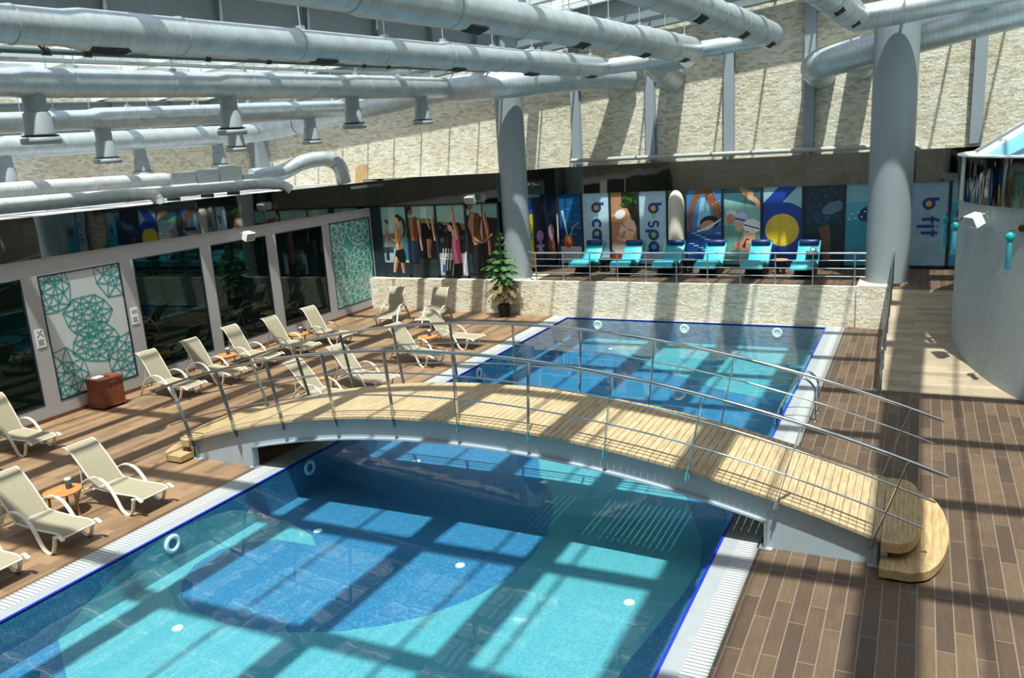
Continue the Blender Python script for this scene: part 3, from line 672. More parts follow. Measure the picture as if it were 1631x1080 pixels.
# ------------------------------------------------------------------ railings on terrace and ramp
o = thing('terrace_railing', 'low stainless railing along the terrace edge behind the pool', 'railing', (-6.5, 24.6, ZT+.03))
xs = [-11.55, -10.55, -9.6, -8.65, -7.7, -6.72, -5.75, -4.76, -3.75, -2.7, -1.58]
b = MB(); b.tube([(-5.15, 0, .93), (5.2, 0, .93)], .026, 10); b.tube([(-5.15, 0, .93), (-5.55, .5, .93)], .026, 10); b.build('handrail', M['satin'], o)
for z in (.72, .49, .26):
    b = MB(); b.tube([(-5.15, 0, z), (5.2, 0, z)], .011, 8); b.tube([(-5.15, 0, z), (-5.55, .5, z)], .011, 8); b.build('rail', M['satin'], o)
for x in xs:
    b = MB(); b.tube([(x+6.5, 0, 0), (x+6.5, 0, .88)], .02, 10); b.tube([(x+6.5, 0, .88), (x+6.5, 0, .92)], .008, 6); b.lathe([(.04, 0), (.04, .012)], (x+6.5, 0, 0), 12); b.build('railing_post', M['satin'], o)
o = thing('ramp_railing', 'stainless railing along the left side of the ramp on the right', 'railing', (-.58, 18.2, 0))
rz = lambda y: max(0, (y-18.35)/5.95*ZT)
def RP(y, h): return Vector((0, y-18.2, rz(y)+h))
b = MB(); b.tube(fillet([RP(18.3, .05), RP(18.3, .95), RP(24.4, .95), RP(26.2, .95-.28)], .12, 5), .026, 10); b.build('handrail', M['chrome'], o)
for h in (.72, .49, .26):
    b = MB(); b.tube([RP(18.35, h), RP(24.4, h), RP(25.2, h-.1)], .012, 8); b.build('rail', M['chrome'], o)
for k in range(7):
    y = 18.35+1.0*k; b = MB(); b.tube([RP(y, 0), RP(y, .93)], .021, 10); b.build('railing_post', M['chrome'], o)

# ------------------------------------------------------------------ round building at right
DC = (5.9, 21.6); DR = 5.1
def drum_ring(r0, r1, z0, z1, m, nm, lab):
    b = MB(); n = 96
    P = [(DC[0]+r1*cos(2*PI*k/n), DC[1]+r1*sin(2*PI*k/n)) for k in range(n)]
    b.grid([[(x, y, z) for x, y in P] for z in (z0, z1)], 0, True, True, lambda i, j: (j*2*PI*r1/n, z0 if i == 0 else z1))
    b.face([(x, y, z1) for x, y in P]); b.face([(x, y, z0) for x, y in P][::-1])
    return struct(b.build(nm, m), lab)
drum_ring(0, DR, 0, 3.85, M['plaster_drum'], 'wall_drum', 'curved grey wall of the round building on the right')
drum_ring(0, DR+.06, 3.82, 4.78, M['mirror_drum'], 'trim_6', 'polished mirror band around the round building')
drum_ring(0, DR+.10, 4.78, 4.81, M['cone_white'], 'trim_7', 'pale rim on top of the mirror band')
o = thing('tent_roof', 'white and pale blue cone roof on top of the round building', 'roof', (DC[0], DC[1], 4.81))
n = 16; rr = 4.85; hh = 3.15
for k in range(n):
    a0 = 2*PI*(k+.62)/n; a1 = 2*PI*(k+1.62)/n; b = MB()
    b.face([(rr*cos(a0), rr*sin(a0), 0), (rr*cos(a1), rr*sin(a1), 0), (.02*cos(a1), .02*sin(a1), hh), (.02*cos(a0), .02*sin(a0), hh)])
    b.face([(rr*cos(a1), rr*sin(a1), 0), (rr*cos(a0), rr*sin(a0), 0), (0, 0, .0)])
    q = b.build('roof_sector', M['cone_white'] if k % 2 else M['cone_blue'], o)
    b = MB(); b.tube([(rr*cos(a0), rr*sin(a0), .01), (.02, .02, hh+.01)], .05, 8); b.build('roof_rib', M['cone_white'], o)
def drum_pt(deg, z, out=0): a = math.radians(deg); return Vector((DC[0]+(DR+out)*cos(a), DC[1]+(DR+out)*sin(a), z)), Vector((cos(a), sin(a), 0))
def tassel_lamp(deg, z, lab):
    p, nrm = drum_pt(deg, z); o = thing('wall_lamp', lab, 'wall lamp', p, math.radians(deg), 'turquoise tassel lamps on the round wall')
    b = MB(); b.tube([(0, 0, .15), (.03, 0, .15)], .07, 14); b.build('wall_rose', M['bronze'], o)
    b = MB(); b.tube(fillet([(.02, 0, .15), (.1, 0, .2), (.17, 0, .12), (.22, 0, .16), (.26, 0, .1)], .06, 4), .012, 8); b.build('bracket', M['bronze'], o)
    b = MB(); b.lathe([(.02, .1), (.07, .06), (.085, 0), (.06, -.06), (.05, -.1)], (.26, 0, 0), 16); b.build('glass_shade', M['teal_glass'], o)
    b = MB(); b.lathe([(.052, -.1), (.06, -.62), (.055, -.63)], (.26, 0, 0), 12); b.build('tassel', M['teal_strip'], o)
tassel_lamp(216.5, 3.28, 'turquoise tassel lamp on the round wall closest to the viewer')
tassel_lamp(194, 3.30, 'turquoise tassel lamp on the round wall left of the white speaker')
tassel_lamp(178, 3.30, 'turquoise tassel lamp at the far edge of the round wall')
def speaker(loc, rz, tilt, lab, mount):
    o = thing('wall_speaker', lab, 'speaker', loc, rz, 'white wall speakers')
    T = Matrix.Rotation(tilt, 4, 'Y')
    b = MB(); b.prism([(0, -.13), (.22, -.19), (.22, .19), (0, .13)], -.12, .12, 0, T @ Matrix.Translation((.14, 0, 0))); b.build('cabinet', M['white'], o, None, .015)
    b = MB(); b.box(.36, -.17, -.1, .366, .17, .1, 0, T); b.build('grille_cloth', M['coping'], o)
    b = MB(); b.tube([(mount, 0, 0), (.16, 0, 0)], .02, 8); b.box(mount-.01, -.06, -.07, mount+.02, .06, .07); b.build('bracket', M['galv'], o)
p, nrm = drum_pt(205, 3.64)
speaker(p+nrm*.05, math.radians(205), .45, 'white wedge speaker on the round wall under the mirror band', -.05)
q = LW(18.15, 3.58); speaker(q+Vector((nl.x, nl.y, 0))*.04, math.atan2(nl.y, nl.x), .35, 'white wedge speaker above the second left window beside the fascia', -.04)
speaker(Vector((-13.9, 24.86, 4.05)), -PI/2, .35, 'white wedge speaker on the fascia above the gym posters', 0)

# ------------------------------------------------------------------ patterned panels on the left wall
def seg2(p, q, w):
    p, q = Vector(p), Vector(q); d = q-p
    if d.length < 1e-6: return None
    s = Vector((-d.y, d.x)).normalized()*w/2; return [p+s, p-s, q-s, q+s]
def clip_poly(poly, x0, x1, y0, y1):
    for ax, lim, sg in ((0, x0, 1), (0, x1, -1), (1, y0, 1), (1, y1, -1)):
        out = []
        for i in range(len(poly)):
            a, c = poly[i], poly[(i+1) % len(poly)]; da = (a[ax]-lim)*sg; dc = (c[ax]-lim)*sg
            if da >= 0: out.append(a)
            if da*dc < 0: t = da/(da-dc); out.append((a[0]+(c[0]-a[0])*t, a[1]+(c[1]-a[1])*t))
        poly = out
        if not poly: return []
    return poly
def web_cluster(cx, cy, r, n, rnd, sy=1.0):
    E = []; ring = []
    for rad, cnt, off in ((1.0, n, 0), (.62, n, .5), (.28, max(4, n//2), .2)):
        ring.append([(cx+r*rad*(rnd.uniform(.80, 1.10) if rad == 1.0 else rnd.uniform(.88, 1.08))*cos(2*PI*(k+off)/cnt), cy+sy*r*rad*(rnd.uniform(.80, 1.10) if rad == 1.0 else rnd.uniform(.88, 1.08))*sin(2*PI*(k+off)/cnt)) for k in range(cnt)])
    for rg in ring[:2]+[ring[2]]:
        for k in range(len(rg)): E.append((rg[k], rg[(k+1) % len(rg)]))
    for k in range(n):
        E += [(ring[0][k], ring[1][k]), (ring[0][k], ring[1][k-1])]
        for q in sorted(ring[2], key=lambda q: (q[0]-ring[1][k][0])**2+(q[1]-ring[1][k][1])**2)[:2]: E.append((ring[1][k], q))
    for q in ring[2][::2]: E.append((q, (cx, cy)))
    return E
def pattern_panel(t0, t1, z0, z1, lab, ground, line, clusters, seed, lw_):
    o = thing('decorative_panel', lab, 'wall panel', LW((t0+t1)/2, z0)); org = LW((t0+t1)/2, z0)
    b = MB(); lw_box(b, t0, t1, z0, z1, -.08, -.02); b.build('glass_sheet', ground, o, org)
    f = MB(); fr = .035
    lw_box(f, t0, t1, z0, z0+fr, -.06, .006); lw_box(f, t0, t1, z1-fr, z1, -.06, .006); lw_box(f, t0, t0+fr, z0, z1, -.06, .006); lw_box(f, t1-fr, t1, z0, z1, -.06, .006)
    f.build('frame', M['dark_frame'], o, org)
    b = MB(); rnd = random.Random(seed); W, H = t1-t0, z1-z0
    for cx, cy, r, n, sy in clusters:
        for p, q in web_cluster(cx, cy, r, n, rnd, sy):
            s = seg2(p, q, lw_)
            if s:
                s = clip_poly([tuple(k) for k in s], fr, W-fr, fr, H-fr)
                if len(s) > 2: b.face([LW(t0+x, z0+y, -.016) for x, y in s])
    b.build('line_print', line, o, org)
pattern_panel(11.5, 13.74, .38, 3.36, 'white glass panel with teal web pattern behind the wooden bin', M['panel_white'], M['teal_print'],
    [(.25, 2.65, .62, 9, 1.1), (2.1, 2.75, .62, 9, 1.0), (.3, .45, .66, 9, 1.1), (2.1, .55, .66, 9, 1.0), (1.15, 1.85, .66, 11, .82), (1.2, 1.12, .66, 11, .82)], 3, .034)
pattern_panel(22.45, 24.93, .36, 3.42, 'teal glass panel with pale web pattern at the far end of the left wall', M['panel_teal'], M['panel_line'],
    [(.3, 2.75, .75, 9, 1.0), (1.75, 2.7, .8, 9, .9), (.35, 1.5, .8, 9, 1.1), (1.65, 1.35, .85, 10, 1.0), (.45, .3, .75, 9, 1.0), (1.9, .2, .8, 9, 1)], 5, .034)
for t, z, lab, pic in ((11.30, 1.74, 'small white notice with a crossed-out symbol left of the white panel', True), (13.94, 1.72, 'small white notice right of the white panel', False)):
    o = thing('wall_sign', lab, 'sign', LW(t, z)); org = LW(t, z)
    b = MB(); lw_box(b, t-.11, t+.11, z, z+.42, 0, .012); b.build('sign_plate', M['white'], o, org)
    b = MB()
    for k in range(5): lw_box(b, t-.08+.01*(k % 2), t+.08-.015*(k % 3), z+.05+.03*k, z+.062+.03*k, .012, .014)
    if pic:
        for dx in (-1, 1):
            for k in range(6): lw_box(b, t+dx*(-.07+.023*k)-.012, t+dx*(-.07+.023*k)+.012, z+.23+.027*k, z+.257+.027*k, .012, .014)
    else: lw_box(b, t-.085, t+.085, z+.27, z+.37, .012, .0135, 1)
    b.build('print', [M['smoke'], ink('8fb6c8')], o, org)

# ------------------------------------------------------------------ poster windows
def ell(cx, cy, rx, ry, rot=0, n=22): return [(cx+rx*cos(2*PI*k/n)*cos(rot)-ry*sin(2*PI*k/n)*sin(rot), cy+rx*cos(2*PI*k/n)*sin(rot)+ry*sin(2*PI*k/n)*cos(rot)) for k in range(n)]
def limb(pts, ws):
    P = [Vector(p) for p in smooth_curve([(x, y, 0) for x, y in pts], 4)]; n = len(P); L = []; R = []
    for i in range(n):
        t = (P[min(i+1, n-1)]-P[max(i-1, 0)]).normalized(); s = Vector((-t.y, t.x, 0)); f = i/(n-1)*(len(ws)-1); k = min(int(f), len(ws)-2); w = ws[k]+(ws[k+1]-ws[k])*(f-k)
        L.append(((P[i]+s*w/2).x, (P[i]+s*w/2).y)); R.append(((P[i]-s*w/2).x, (P[i]-s*w/2).y))
    out = []
    for i in range(n-1): out.append([L[i], R[i], R[i+1], L[i+1]])
    return out
def quads(layers, h, L): layers.extend((h, q) for q in L)
def ring_poly(cx, cy, r, w, a0=0, a1=2*PI, n=28):
    out = []
    for k in range(n):
        p, q = a0+(a1-a0)*k/n, a0+(a1-a0)*(k+1)/n
        out.append([(cx+(r+w/2)*cos(p), cy+(r+w/2)*sin(p)), (cx+(r-w/2)*cos(p), cy+(r-w/2)*sin(p)), (cx+(r-w/2)*cos(q), cy+(r-w/2)*sin(q)), (cx+(r+w/2)*cos(q), cy+(r+w/2)*sin(q))])
    return out
def line_poly(p, q, w): return [[tuple(k) for k in seg2(p, q, w)]]
def glyph(ch):
    W = .26; r = .37
    if ch == 'b': return 1.1, ring_poly(.5, .5, r, W)+line_poly((.13, .5), (.13, 1.27), W), [(.5, .5)]
    if ch == 'a': return .98, ring_poly(.5, .5, r, W)+line_poly((.87, 0), (.87, 1.0), W), [(.5, .5)]
    if ch == 'p': return 1.08, ring_poly(.5, .5, r, W)+line_poly((.13, -.3), (.13, .6), W), [(.5, .5)]
    if ch == 'o': return 1.1, ring_poly(.5, .5, r, W), []
    if ch == 'c': return .92, ring_poly(.5, .5, r, W, .75, 2*PI-.75), []
    if ch == 'e': return 1.1, ring_poly(.5, .5, r, W, 0, 2*PI-.8)+line_poly((.15, .5), (.9, .5), W*.8), []
    if ch == 's': return .85, ring_poly(.38, .72, .22, .2, .4, PI*1.5)+ring_poly(.38, .28, .22, .2, -PI+.4, PI/2), []
    if ch == 'f': return .66, line_poly((.26, 0), (.26, 1.05), W*.9)+ring_poly(.48, 1.05, .22, W*.9, PI/2, PI, 10)+line_poly((0, .82), (.62, .82), W*.85), []
    if ch == 'i': return .45, line_poly((.2, -.35), (.2, 1.0), W), [(.2, 1.25)]
    if ch == 't': return .7, line_poly((.3, 0), (.3, 1.25), W*.9)+line_poly((0, .9), (.62, .9), W*.85), []
    if ch == 'm': return 1.6, line_poly((.13, 0), (.13, 1), W)+line_poly((.75, 0), (.75, .7), W)+line_poly((1.37, 0), (1.37, .7), W)+ring_poly(.44, .68, .31, W*.9, 0, PI, 12)+ring_poly(1.06, .68, .31, W*.9, 0, PI, 12), []
    return .6, [], []
def logo_text(layers, word, u0, v_top, size, dots, hb='1f3f8f', tri=True):
    """letters turned clockwise reading downward; u0 is the baseline"""
    y = 0.0; di = 0; first = True
    for ch in word:
        adv, polys, centres = glyph(ch)
        for p in polys: layers.append((hb, [(u0+b_*size, v_top-(y+a)*size) for a, b_ in p]))
        for cx, cy in centres:
            col = dots[di] if di < len(dots) else None; di += 1
            if col: layers.append((col, ell(u0+cy*size, v_top-(y+cx)*size, .25*size if ch != 'i' else .12*size, .25*size if ch != 'i' else .12*size)))
        y += adv
        if first and tri:
            layers.append(('9cc23c', [(u0+.25*size, v_top-(y-.0)*size), (u0+.5*size, v_top-(y+.3)*size), (u0+.75*size, v_top-(y-.0)*size)])); y += .45; first = False
def poster(lab, o0, ud, W, H, bgc, layers, name='poster_window', group=None, fw=.045):
    """glazed bay: dark frame, printed sheet. o0 lower left corner seen from the hall, ud horizontal direction"""
    ud = Vector(ud).normalized(); nd = Vector((ud.y, -ud.x, 0)); up = Vector((0, 0, 1)); o0 = Vector(o0)
    o = thing(name, lab, 'poster', o0, 0, group)
    def P(u, v, d): return ud*u+up*v+nd*d
    def bx(mb, u0, u1, v0, v1, d0, d1):
        p = [P(u, v, d) for v in (v0, v1) for d in (d0, d1) for u in (u0, u1)]
        for q in ((0, 2, 3, 1), (4, 5, 7, 6), (0, 1, 5, 4), (2, 6, 7, 3), (0, 4, 6, 2), (1, 3, 7, 5)): mb.face([p[i] for i in q])
    f = MB(); bx(f, 0, W, 0, fw*1.6, -.06, .03); bx(f, 0, W, H-fw, H, -.06, .03); bx(f, 0, fw, 0, H, -.06, .03); bx(f, W-fw, W, 0, H, -.06, .03); f.build('frame', M['dark_frame'], o)
    b = MB(); cols = [bgc]; bx(b, fw, W-fw, fw*1.6, H-fw, -.03, 0); nf = len(b.m)
    w2, h2 = W-2*fw, H-2.6*fw; last = None; depth = 0
    for c, poly in layers:
        if c not in cols: cols.append(c)
        depth += 1
        q = clip_poly([(fw+u*w2, fw*1.6+v*w2) for u, v in poly], fw, W-fw, fw*1.6, H-fw)
        if len(q) > 2: b.face([P(u, v, .0005+.0002*depth) for u, v in q], cols.index(c))
    b.build('printed_sheet', [ink(c) for c in cols], o)
    return o
# note: layer coordinates are in units of the sheet width (u 0..1, v 0..H/W)
SK, SK2, SKd, HR = 'c98f6c', 'e0b08c', '8a5a40', '2a1a14'
def body(L, base, light, pts, ws, off=-.22):
    quads(L, base, limb(pts, ws)); quads(L, light, limb([(x+off*ws[min(i, len(ws)-1)]*.9, y) for i, (x, y) in enumerate(pts)], [w*.42 for w in ws]))
def head(L, x, y, r, skin, hair, face=-1):
    L.append((skin, ell(x, y, r*.8, r))); L.append((hair, [(x+face*r*.75*-1, y-r*.6), (x-face*r*.95, y+r*.4), (x-face*r*.3, y+r*1.12), (x+face*r*.75, y+r*.75), (x+face*r*.2, y+r*.35), (x-face*r*.25, y+r*.1), (x-face*r*.3, y-r*.5)]))
    L.append((skin, [(x+face*r*.7, y+r*.15), (x+face*r*1.0, y-r*.15), (x+face*r*.7, y-r*.25)]))
def woman_runner():
    L = [('86aeac', [(0, 1.5), (1, 1.5), (1, 2.6), (0, 2.6)]), ('a9c4c2', [(.3, 1.1), (.55, 1.1), (.6, 2.4), (.3, 2.4)]), ('5f7f86', [(0, .9), (1, .9), (1, 1.45), (0, 1.4)]), ('22303a', [(0, 0), (1, 0), (1, .42), (0, .42)]), ('3c6f86', [(.78, .5), (1, .5), (1, 1.2), (.78, 1.2)]), ('39424a', [(0, .75), (.4, .75), (.4, .95), (0, .95)])]
    body(L, '9a6a4c', SK, [(.14, .9), (.17, 1.2), (.15, 1.55)], [.1, .13, .1]); head(L, .17, 1.78, .1, SK, HR, -1); body(L, '22303a', '2c3c4a', [(.13, .5), (.14, .95)], [.14, .14])
    body(L, SKd, SK, [(.74, .7), (.72, .4), (.74, .05)], [.2, .16, .1]); body(L, '9a6a4c', SK2, [(.6, .72), (.47, .45), (.36, .08)], [.22, .2, .11])
    L.append(('14161b', [(.44, .68), (.5, .86), (.82, .92), (.88, .62), (.84, .42), (.62, .42), (.55, .55)])); body(L, '9a6a4c', SK2, [(.65, .86), (.6, 1.12), (.62, 1.35), (.7, 1.62)], [.3, .24, .3, .26])
    L.append(('c98f3a', [(.5, 1.28), (.72, 1.22), (.8, 1.45), (.74, 1.62), (.52, 1.52)])); L.append(('e0b25a', [(.5, 1.3), (.6, 1.27), (.62, 1.5), (.53, 1.5)]))
    body(L, '9a6a4c', SK, [(.74, 1.62), (.68, 1.35), (.55, 1.12), (.36, 1.24), (.2, 1.36)], [.12, .11, .1, .08, .07], .2)
    L.append((SK2, [(.66, 1.62), (.74, 1.62), (.74, 1.8), (.64, 1.8)])); head(L, .66, 1.9, .15, SK2, HR, -1); body(L, HR, '4a3222', [(.76, 1.98), (.9, 1.8), (.92, 1.5), (.86, 1.32)], [.1, .12, .09, .03]); return L
def man_back():
    L = [('8fb4ac', [(0, 1.75), (1, 1.7), (1, 2.6), (0, 2.6)]), ('b2c9b8', [(.5, 1.8), (.7, 1.8), (.72, 2.5), (.5, 2.5)]), ('6f7a48', [(0, 1.7), (1, 1.62), (1, 1.78), (0, 1.84)]), ('17181c', [(0, 0), (1, 0), (1, 1.62), (0, 1.7)]), ('2c3638', [(0, 0), (1, 0), (1, .5), (0, .55)])]
    body(L, '6b4430', '9a6f50', [(.17, 1.05), (.18, 1.3), (.2, 1.62), (.17, 1.84)], [.24, .3, .44, .3]); L.append(('543420', [(.18, 1.1), (.21, 1.1), (.23, 1.7), (.19, 1.75)])); body(L, SKd, 'd8b493', [(.4, 1.75), (.42, 1.4), (.42, 1.1), (.46, .78)], [.15, .11, .08, .06]); body(L, '1b2230', '26304a', [(.18, 1.1), (.17, .8), (.15, .4)], [.3, .36, .34])
    head(L, .1, 2.05, .13, SKd, HR, 1); body(L, '7a5440', 'c09a80', [(.74, 1.15), (.72, .9), (.7, .72), (.72, .55)], [.2, .16, .12, .13]); body(L, SK, SK2, [(.9, 1.95), (.92, 1.5), (.96, 1.1)], [.07, .08, .05]); body(L, 'b5835e', SK2, [(.7, 1.78), (.76, 1.6), (.82, 1.45)], [.05, .06, .03]); return L
def pink_woman():
    L = [('8fb4ac', [(0, 1.6), (1, 1.5), (1, 2.6), (0, 2.6)]), ('6f7a48', [(0, 1.5), (1, 1.42), (1, 1.62), (0, 1.7)]), ('1d2126', [(0, .7), (1, .7), (1, 1.42), (0, 1.5)]), ('9fa8ae', [(0, 0), (1, 0), (1, .7), (0, .7)]), ('26303a', [(.15, 0), (.4, 0), (.5, .5), (.2, .6)])]
    for cx, cy in ((.14, 1.12), (.1, 1.5), (.86, 1.2), (.3, 1.42)): L.append(('0c0d10', ell(cx, cy, .14, .16))); L.append(('3d444a', ell(cx, cy, .09, .1))); L.append(('111317', ell(cx, cy, .06, .07))); L.append(('7d858b', ell(cx, cy, .025, .03)))
    for k in range(4): quads(L, 'd8dcdf', line_poly((.03+.1*k, .15), (.16+.1*k, .85), .03))
    quads(L, 'd8dcdf', line_poly((.02, .55), (.45, .5), .03)+line_poly((.86, .1), (.97, .75), .04)); L.append(('1d4fa0', [(.08, .1), (.15, .1), (.17, .35), (.1, .35)]))
    L.append(('17181c', [(.46, 0), (.82, 0), (.82, .42), (.52, .42)])); body(L, 'c24f70', 'e88ba0', [(.68, .38), (.64, .65), (.62, .95), (.64, 1.22)], [.32, .28, .3, .26])
    body(L, HR, '4a3020', [(.68, 1.62), (.78, 1.45), (.78, 1.15)], [.22, .2, .06]); L.append((SK2, [(.5, 1.25), (.62, 1.22), (.64, 1.42), (.52, 1.4)])); head(L, .5, 1.52, .15, SK2, HR, -1)
    body(L, '9a6a4c', SK2, [(.7, 1.12), (.67, 1.4), (.6, 1.72), (.58, 2.0), (.56, 2.16)], [.16, .15, .11, .08, .07]); return L
def man_box():
    L = [('8fb4ac', [(0, 1.75), (.5, 1.7), (.5, 2.6), (0, 2.6)]), ('6d9490', [(.5, 1.7), (1, 1.65), (1, 2.6), (.5, 2.6)]), ('131519', [(0, 0), (1, 0), (1, 1.65), (0, 1.75)]), ('2c393c', [(0, .1), (.5, .1), (.5, .65), (0, .65)])]
    body(L, '16171c', '20242c', [(.3, .85), (.28, .5), (.3, .05)], [.36, .4, .36]); body(L, '5e3c28', 'a27a58', [(.3, .9), (.24, 1.2), (.2, 1.5), (.28, 1.82)], [.26, .3, .4, .3]); head(L, .1, 2.02, .14, SKd, HR, 1)
    body(L, '6b4430', 'c09a78', [(.52, .95), (.5, 1.3), (.55, 1.62), (.58, 1.8)], [.16, .2, .18, .1]); body(L, '7a5440', SK, [(.56, 1.75), (.64, 1.4), (.68, 1.0), (.68, .6)], [.13, .13, .1, .06]); body(L, '6b4430', 'b58a68', [(.2, 1.45), (.22, 1.12), (.5, .98), (.82, 1.22)], [.16, .13, .1, .07]); L.append(('0e1013', [(.50, 0), (.53, 0), (.53, 2.6), (.50, 2.6)])); return L
def cocktail():
    L = [('1b5a94', [(0, 1.5), (1, 1.5), (1, 2.9), (0, 2.9)]), ('0f3f74', [(0, .75), (1, .75), (1, 1.5), (0, 1.5)]), ('c4ccd4', [(0, 0), (1, 0), (1, .72), (0, .75)])]
    for k in range(7): L.append(('2f7db5', ell(.2+.13*k, 1.0+.27*(k*5 % 7), .22, .03)))
    quads(L, 'b8dbf0', limb([(.14, 2.3), (.3, 1.4), (.34, 1.2)], [.14, .06, .04])); L.append(('d84a1e', ell(.38, .95, .22, .28))); L.append(('ee8a22', ell(.36, 1.08, .15, .14))); L.append(('f3c64a', ell(.42, 1.0, .06, .16, .3))); quads(L, 'd9d6a0', line_poly((.45, 1.1), (.62, 1.6), .03)+line_poly((.62, 1.6), (.9, 1.78), .025)); return L
def spa_face():
    L = [('1e3a1a', [(.35, 2.1), (1, 2.0), (1, 2.9), (.35, 2.9)]), ('b98a64', [(0, 1.9), (.4, 1.8), (.42, 2.9), (0, 2.9)])]
    for k in range(9): L.append(('3b6a2a', ell(.45+.07*k, 2.2+.07*(k*4 % 9), .1, .05, k)))
    L.append(('bd845e', [(0, .8), (1, .7), (1, 1.6), (.6, 1.9), (0, 1.75)])); L.append(('ecdcd0', [(0, .3), (1, .35), (1, .7), (0, .72)])); L.append(('2b1d16', [(.62, 2.1), (.85, 2.3), (1, 2.2), (1, 1.35), (.85, 1.55)])); L.append(('edc6a4', ell(.62, 1.24, .30, .44, -.45))); L.append(('dba883', ell(.40, 1.05, .12, .2, -.5))); L.append(('f1f1ee', ell(.35, 1.85, .22, .16, .5)))
    for q in (((.42, 1.5), (.52, 1.36)), ((.64, 1.3), (.84, 1.2))): quads(L, '54301f', line_poly(*q, .035))
    L.append(('b4604e', ell(.42, 1.02, .1, .04, -.4))); L.append(('a86a48', ell(.5, 1.16, .03, .07, -.5))); L.append(('f5c638', ell(.76, .95, .07, .16))); L.append(('ee9a38', ell(.25, .95, .06, .1))); L.append(('8c3a22', [(0, 0), (1, 0), (1, .3), (.3, .36), (0, .5)])); return L
def swimmer():
    L = [('3f86c4', [(0, 1.0), (1, 1.1), (1, 2.3), (0, 2.3)]), ('1d4f94', [(0, 0), (1, 0), (1, .8), (0, .95)]), ('8cc4e0', [(.3, 1.1), (.8, 1.1), (.55, 1.95), (.4, 1.9)])]
    quads(L, SKd, limb([(.12, .95), (.1, 1.4), (.35, 2.1), (.6, 2.15)], [.12, .15, .2, .25])); quads(L, SKd, limb([(.55, 2.2), (.8, 1.7), (1.0, 1.35)], [.28, .26, .3])); L.append(('23201f', ell(.66, 1.2, .28, .2, .2))); L.append((SK, ell(.6, 1.12, .22, .14, .3))); quads(L, 'cfe6f2', limb([(.3, .95), (.6, 1.05), (1, 1.3)], [.05, .08, .04]))
    for k in range(14): L.append(('a9d2ea', ell(.08+.065*k, .3+.06*(k*5 % 11), .09, .018)))
    for k in range(16): L.append(('d7ecf5', ell(.3+.045*k, 1.5+.045*(k*7 % 13), .012, .016)))
    return L
def swim_caps():
    L = [('8fc0b8', [(0, 1.1), (1, 1.1), (1, 2.3), (0, 2.3)]), ('6aa79c', [(0, 0), (1, 0), (1, 1.1), (0, 1.1)]), ('3d6a70', [(0, 1.85), (1, 1.6), (1, 2.3), (0, 2.3)])]
    for k in range(5): quads(L, SK, limb([(.35+.1*k, 2.25-.05*k), (.5+.07*k, 2.05-.03*k), (.7, 1.85)], [.05, .06, .1]))
    quads(L, SK2, limb([(.68, 1.9), (.9, 1.75), (1, 1.5)], [.14, .13, .12])); L.append(('cfe2e2', ell(.2, 1.45, .14, .1))); L.append((SK, ell(.18, 1.28, .12, .14))); L.append((SK2, ell(.42, 1.12, .12, .2))); L.append(('cfc4e6', ell(.47, 1.32, .17, .15))); quads(L, '3f3a9a', line_poly((.3, 1.3), (.62, 1.22), .05))
    L.append((SK, [(.25, .55), (.6, .8), (.9, .5), (.9, .3), (.3, .45)])); L.append((SK2, ell(.7, .85, .17, .25, .2))); L.append(('eef2f2', ell(.78, 1.08, .25, .2, -.2))); quads(L, '22405a', line_poly((.55, 1.12), (.98, 1.0), .035)); L.append(('7a2f2a', ell(.65, .7, .06, .025, .2))); L.append((HR, ell(.66, .92, .03, .015))); L.append(('25345a', [(.5, .5), (.62, .72), (.6, .45)]))
    for k in range(9): L.append(('a8cfc4', ell(.1+.1*k, .1+.04*(k*4 % 9), .1, .012)))
    return L
def big_logo():
    L = [('9cc7d2', [(0, 0), (1, 0), (1, 2.4), (0, 2.4)])]
    L.append(('1d46a0', ell(.52, .98, .72, .72, 0, 40))); quads(L, '1d46a0', line_poly((-.25, 1.15), (.95, 2.45), .36)); L.append(('1d46a0', [(0, 0), (1, 0), (1, .9), (0, .9)])); L.append(('e0c23a', ell(.5, .95, .44, .44, 0, 40))); return L
def underwater(a, b_):
    L = [(a, [(0, 1.2), (1, 1.2), (1, 2.6), (0, 2.6)])]
    L.append(('26466a', ell(.45, 1.3, .22, .17, -.2))); quads(L, b_, limb([(.5, 1.1), (.58, .75), (.62, .1)], [.3, .26, .2])); L.append(('5a7890', ell(.75, 1.6, .3, .16, .4)))
    for k in range(18): L.append(('9fb6c4', ell(.1+.05*k, 1.2+.06*(k*7 % 17), .014, .012)))
    return L
def dive():
    L = [('2f95b4', [(0, 0), (1, 0), (1, 1.3), (0, 1.35)]), ('7fb6c8', [(0, 1.75), (1, 1.75), (1, 2.8), (0, 2.8)]), ('4aa9c6', [(0, 1.25), (1, 1.3), (1, 1.8), (0, 1.75)])]
    L.append(('22335e', ell(.6, 1.45, .3, .2, .4))); quads(L, SK, limb([(.75, 1.5), (.9, 1.95), (1, 2.4)], [.12, .1, .07]))
    for k in range(12): L.append(('d3ecf4', ell(.1+.08*k, 1.3+.03*(k*5 % 9), .03, .02)))
    return L
def flower(a):
    L = []
    for k in range(12): L.append(('3a3650', [(0, .3+.2*k), (1, .32+.2*k), (1, .36+.2*k), (0, .34+.2*k)]))
    if a:
        for k in range(5): L.append(('b98ab0', ell(.5+.2*cos(k*1.25+.3), 1.25+.25*sin(k*1.25+.3), .25, .11, k*1.25+.3)))
        L.append(('e0a7b8', ell(.5, 1.2, .09, .1))); L.append(('9a7aa0', ell(.5, 2.0, .35, .4)))
    else: L.append((SKd, ell(.5, 1.3, .35, .5))); L.append(('b98a9a', ell(.5, 2.1, .3, .5))); L.append(('6b4436', ell(.5, .6, .45, .4))); quads(L, '2a1a22', line_poly((.3, 1.4), (.7, 1.35), .05))
    return L
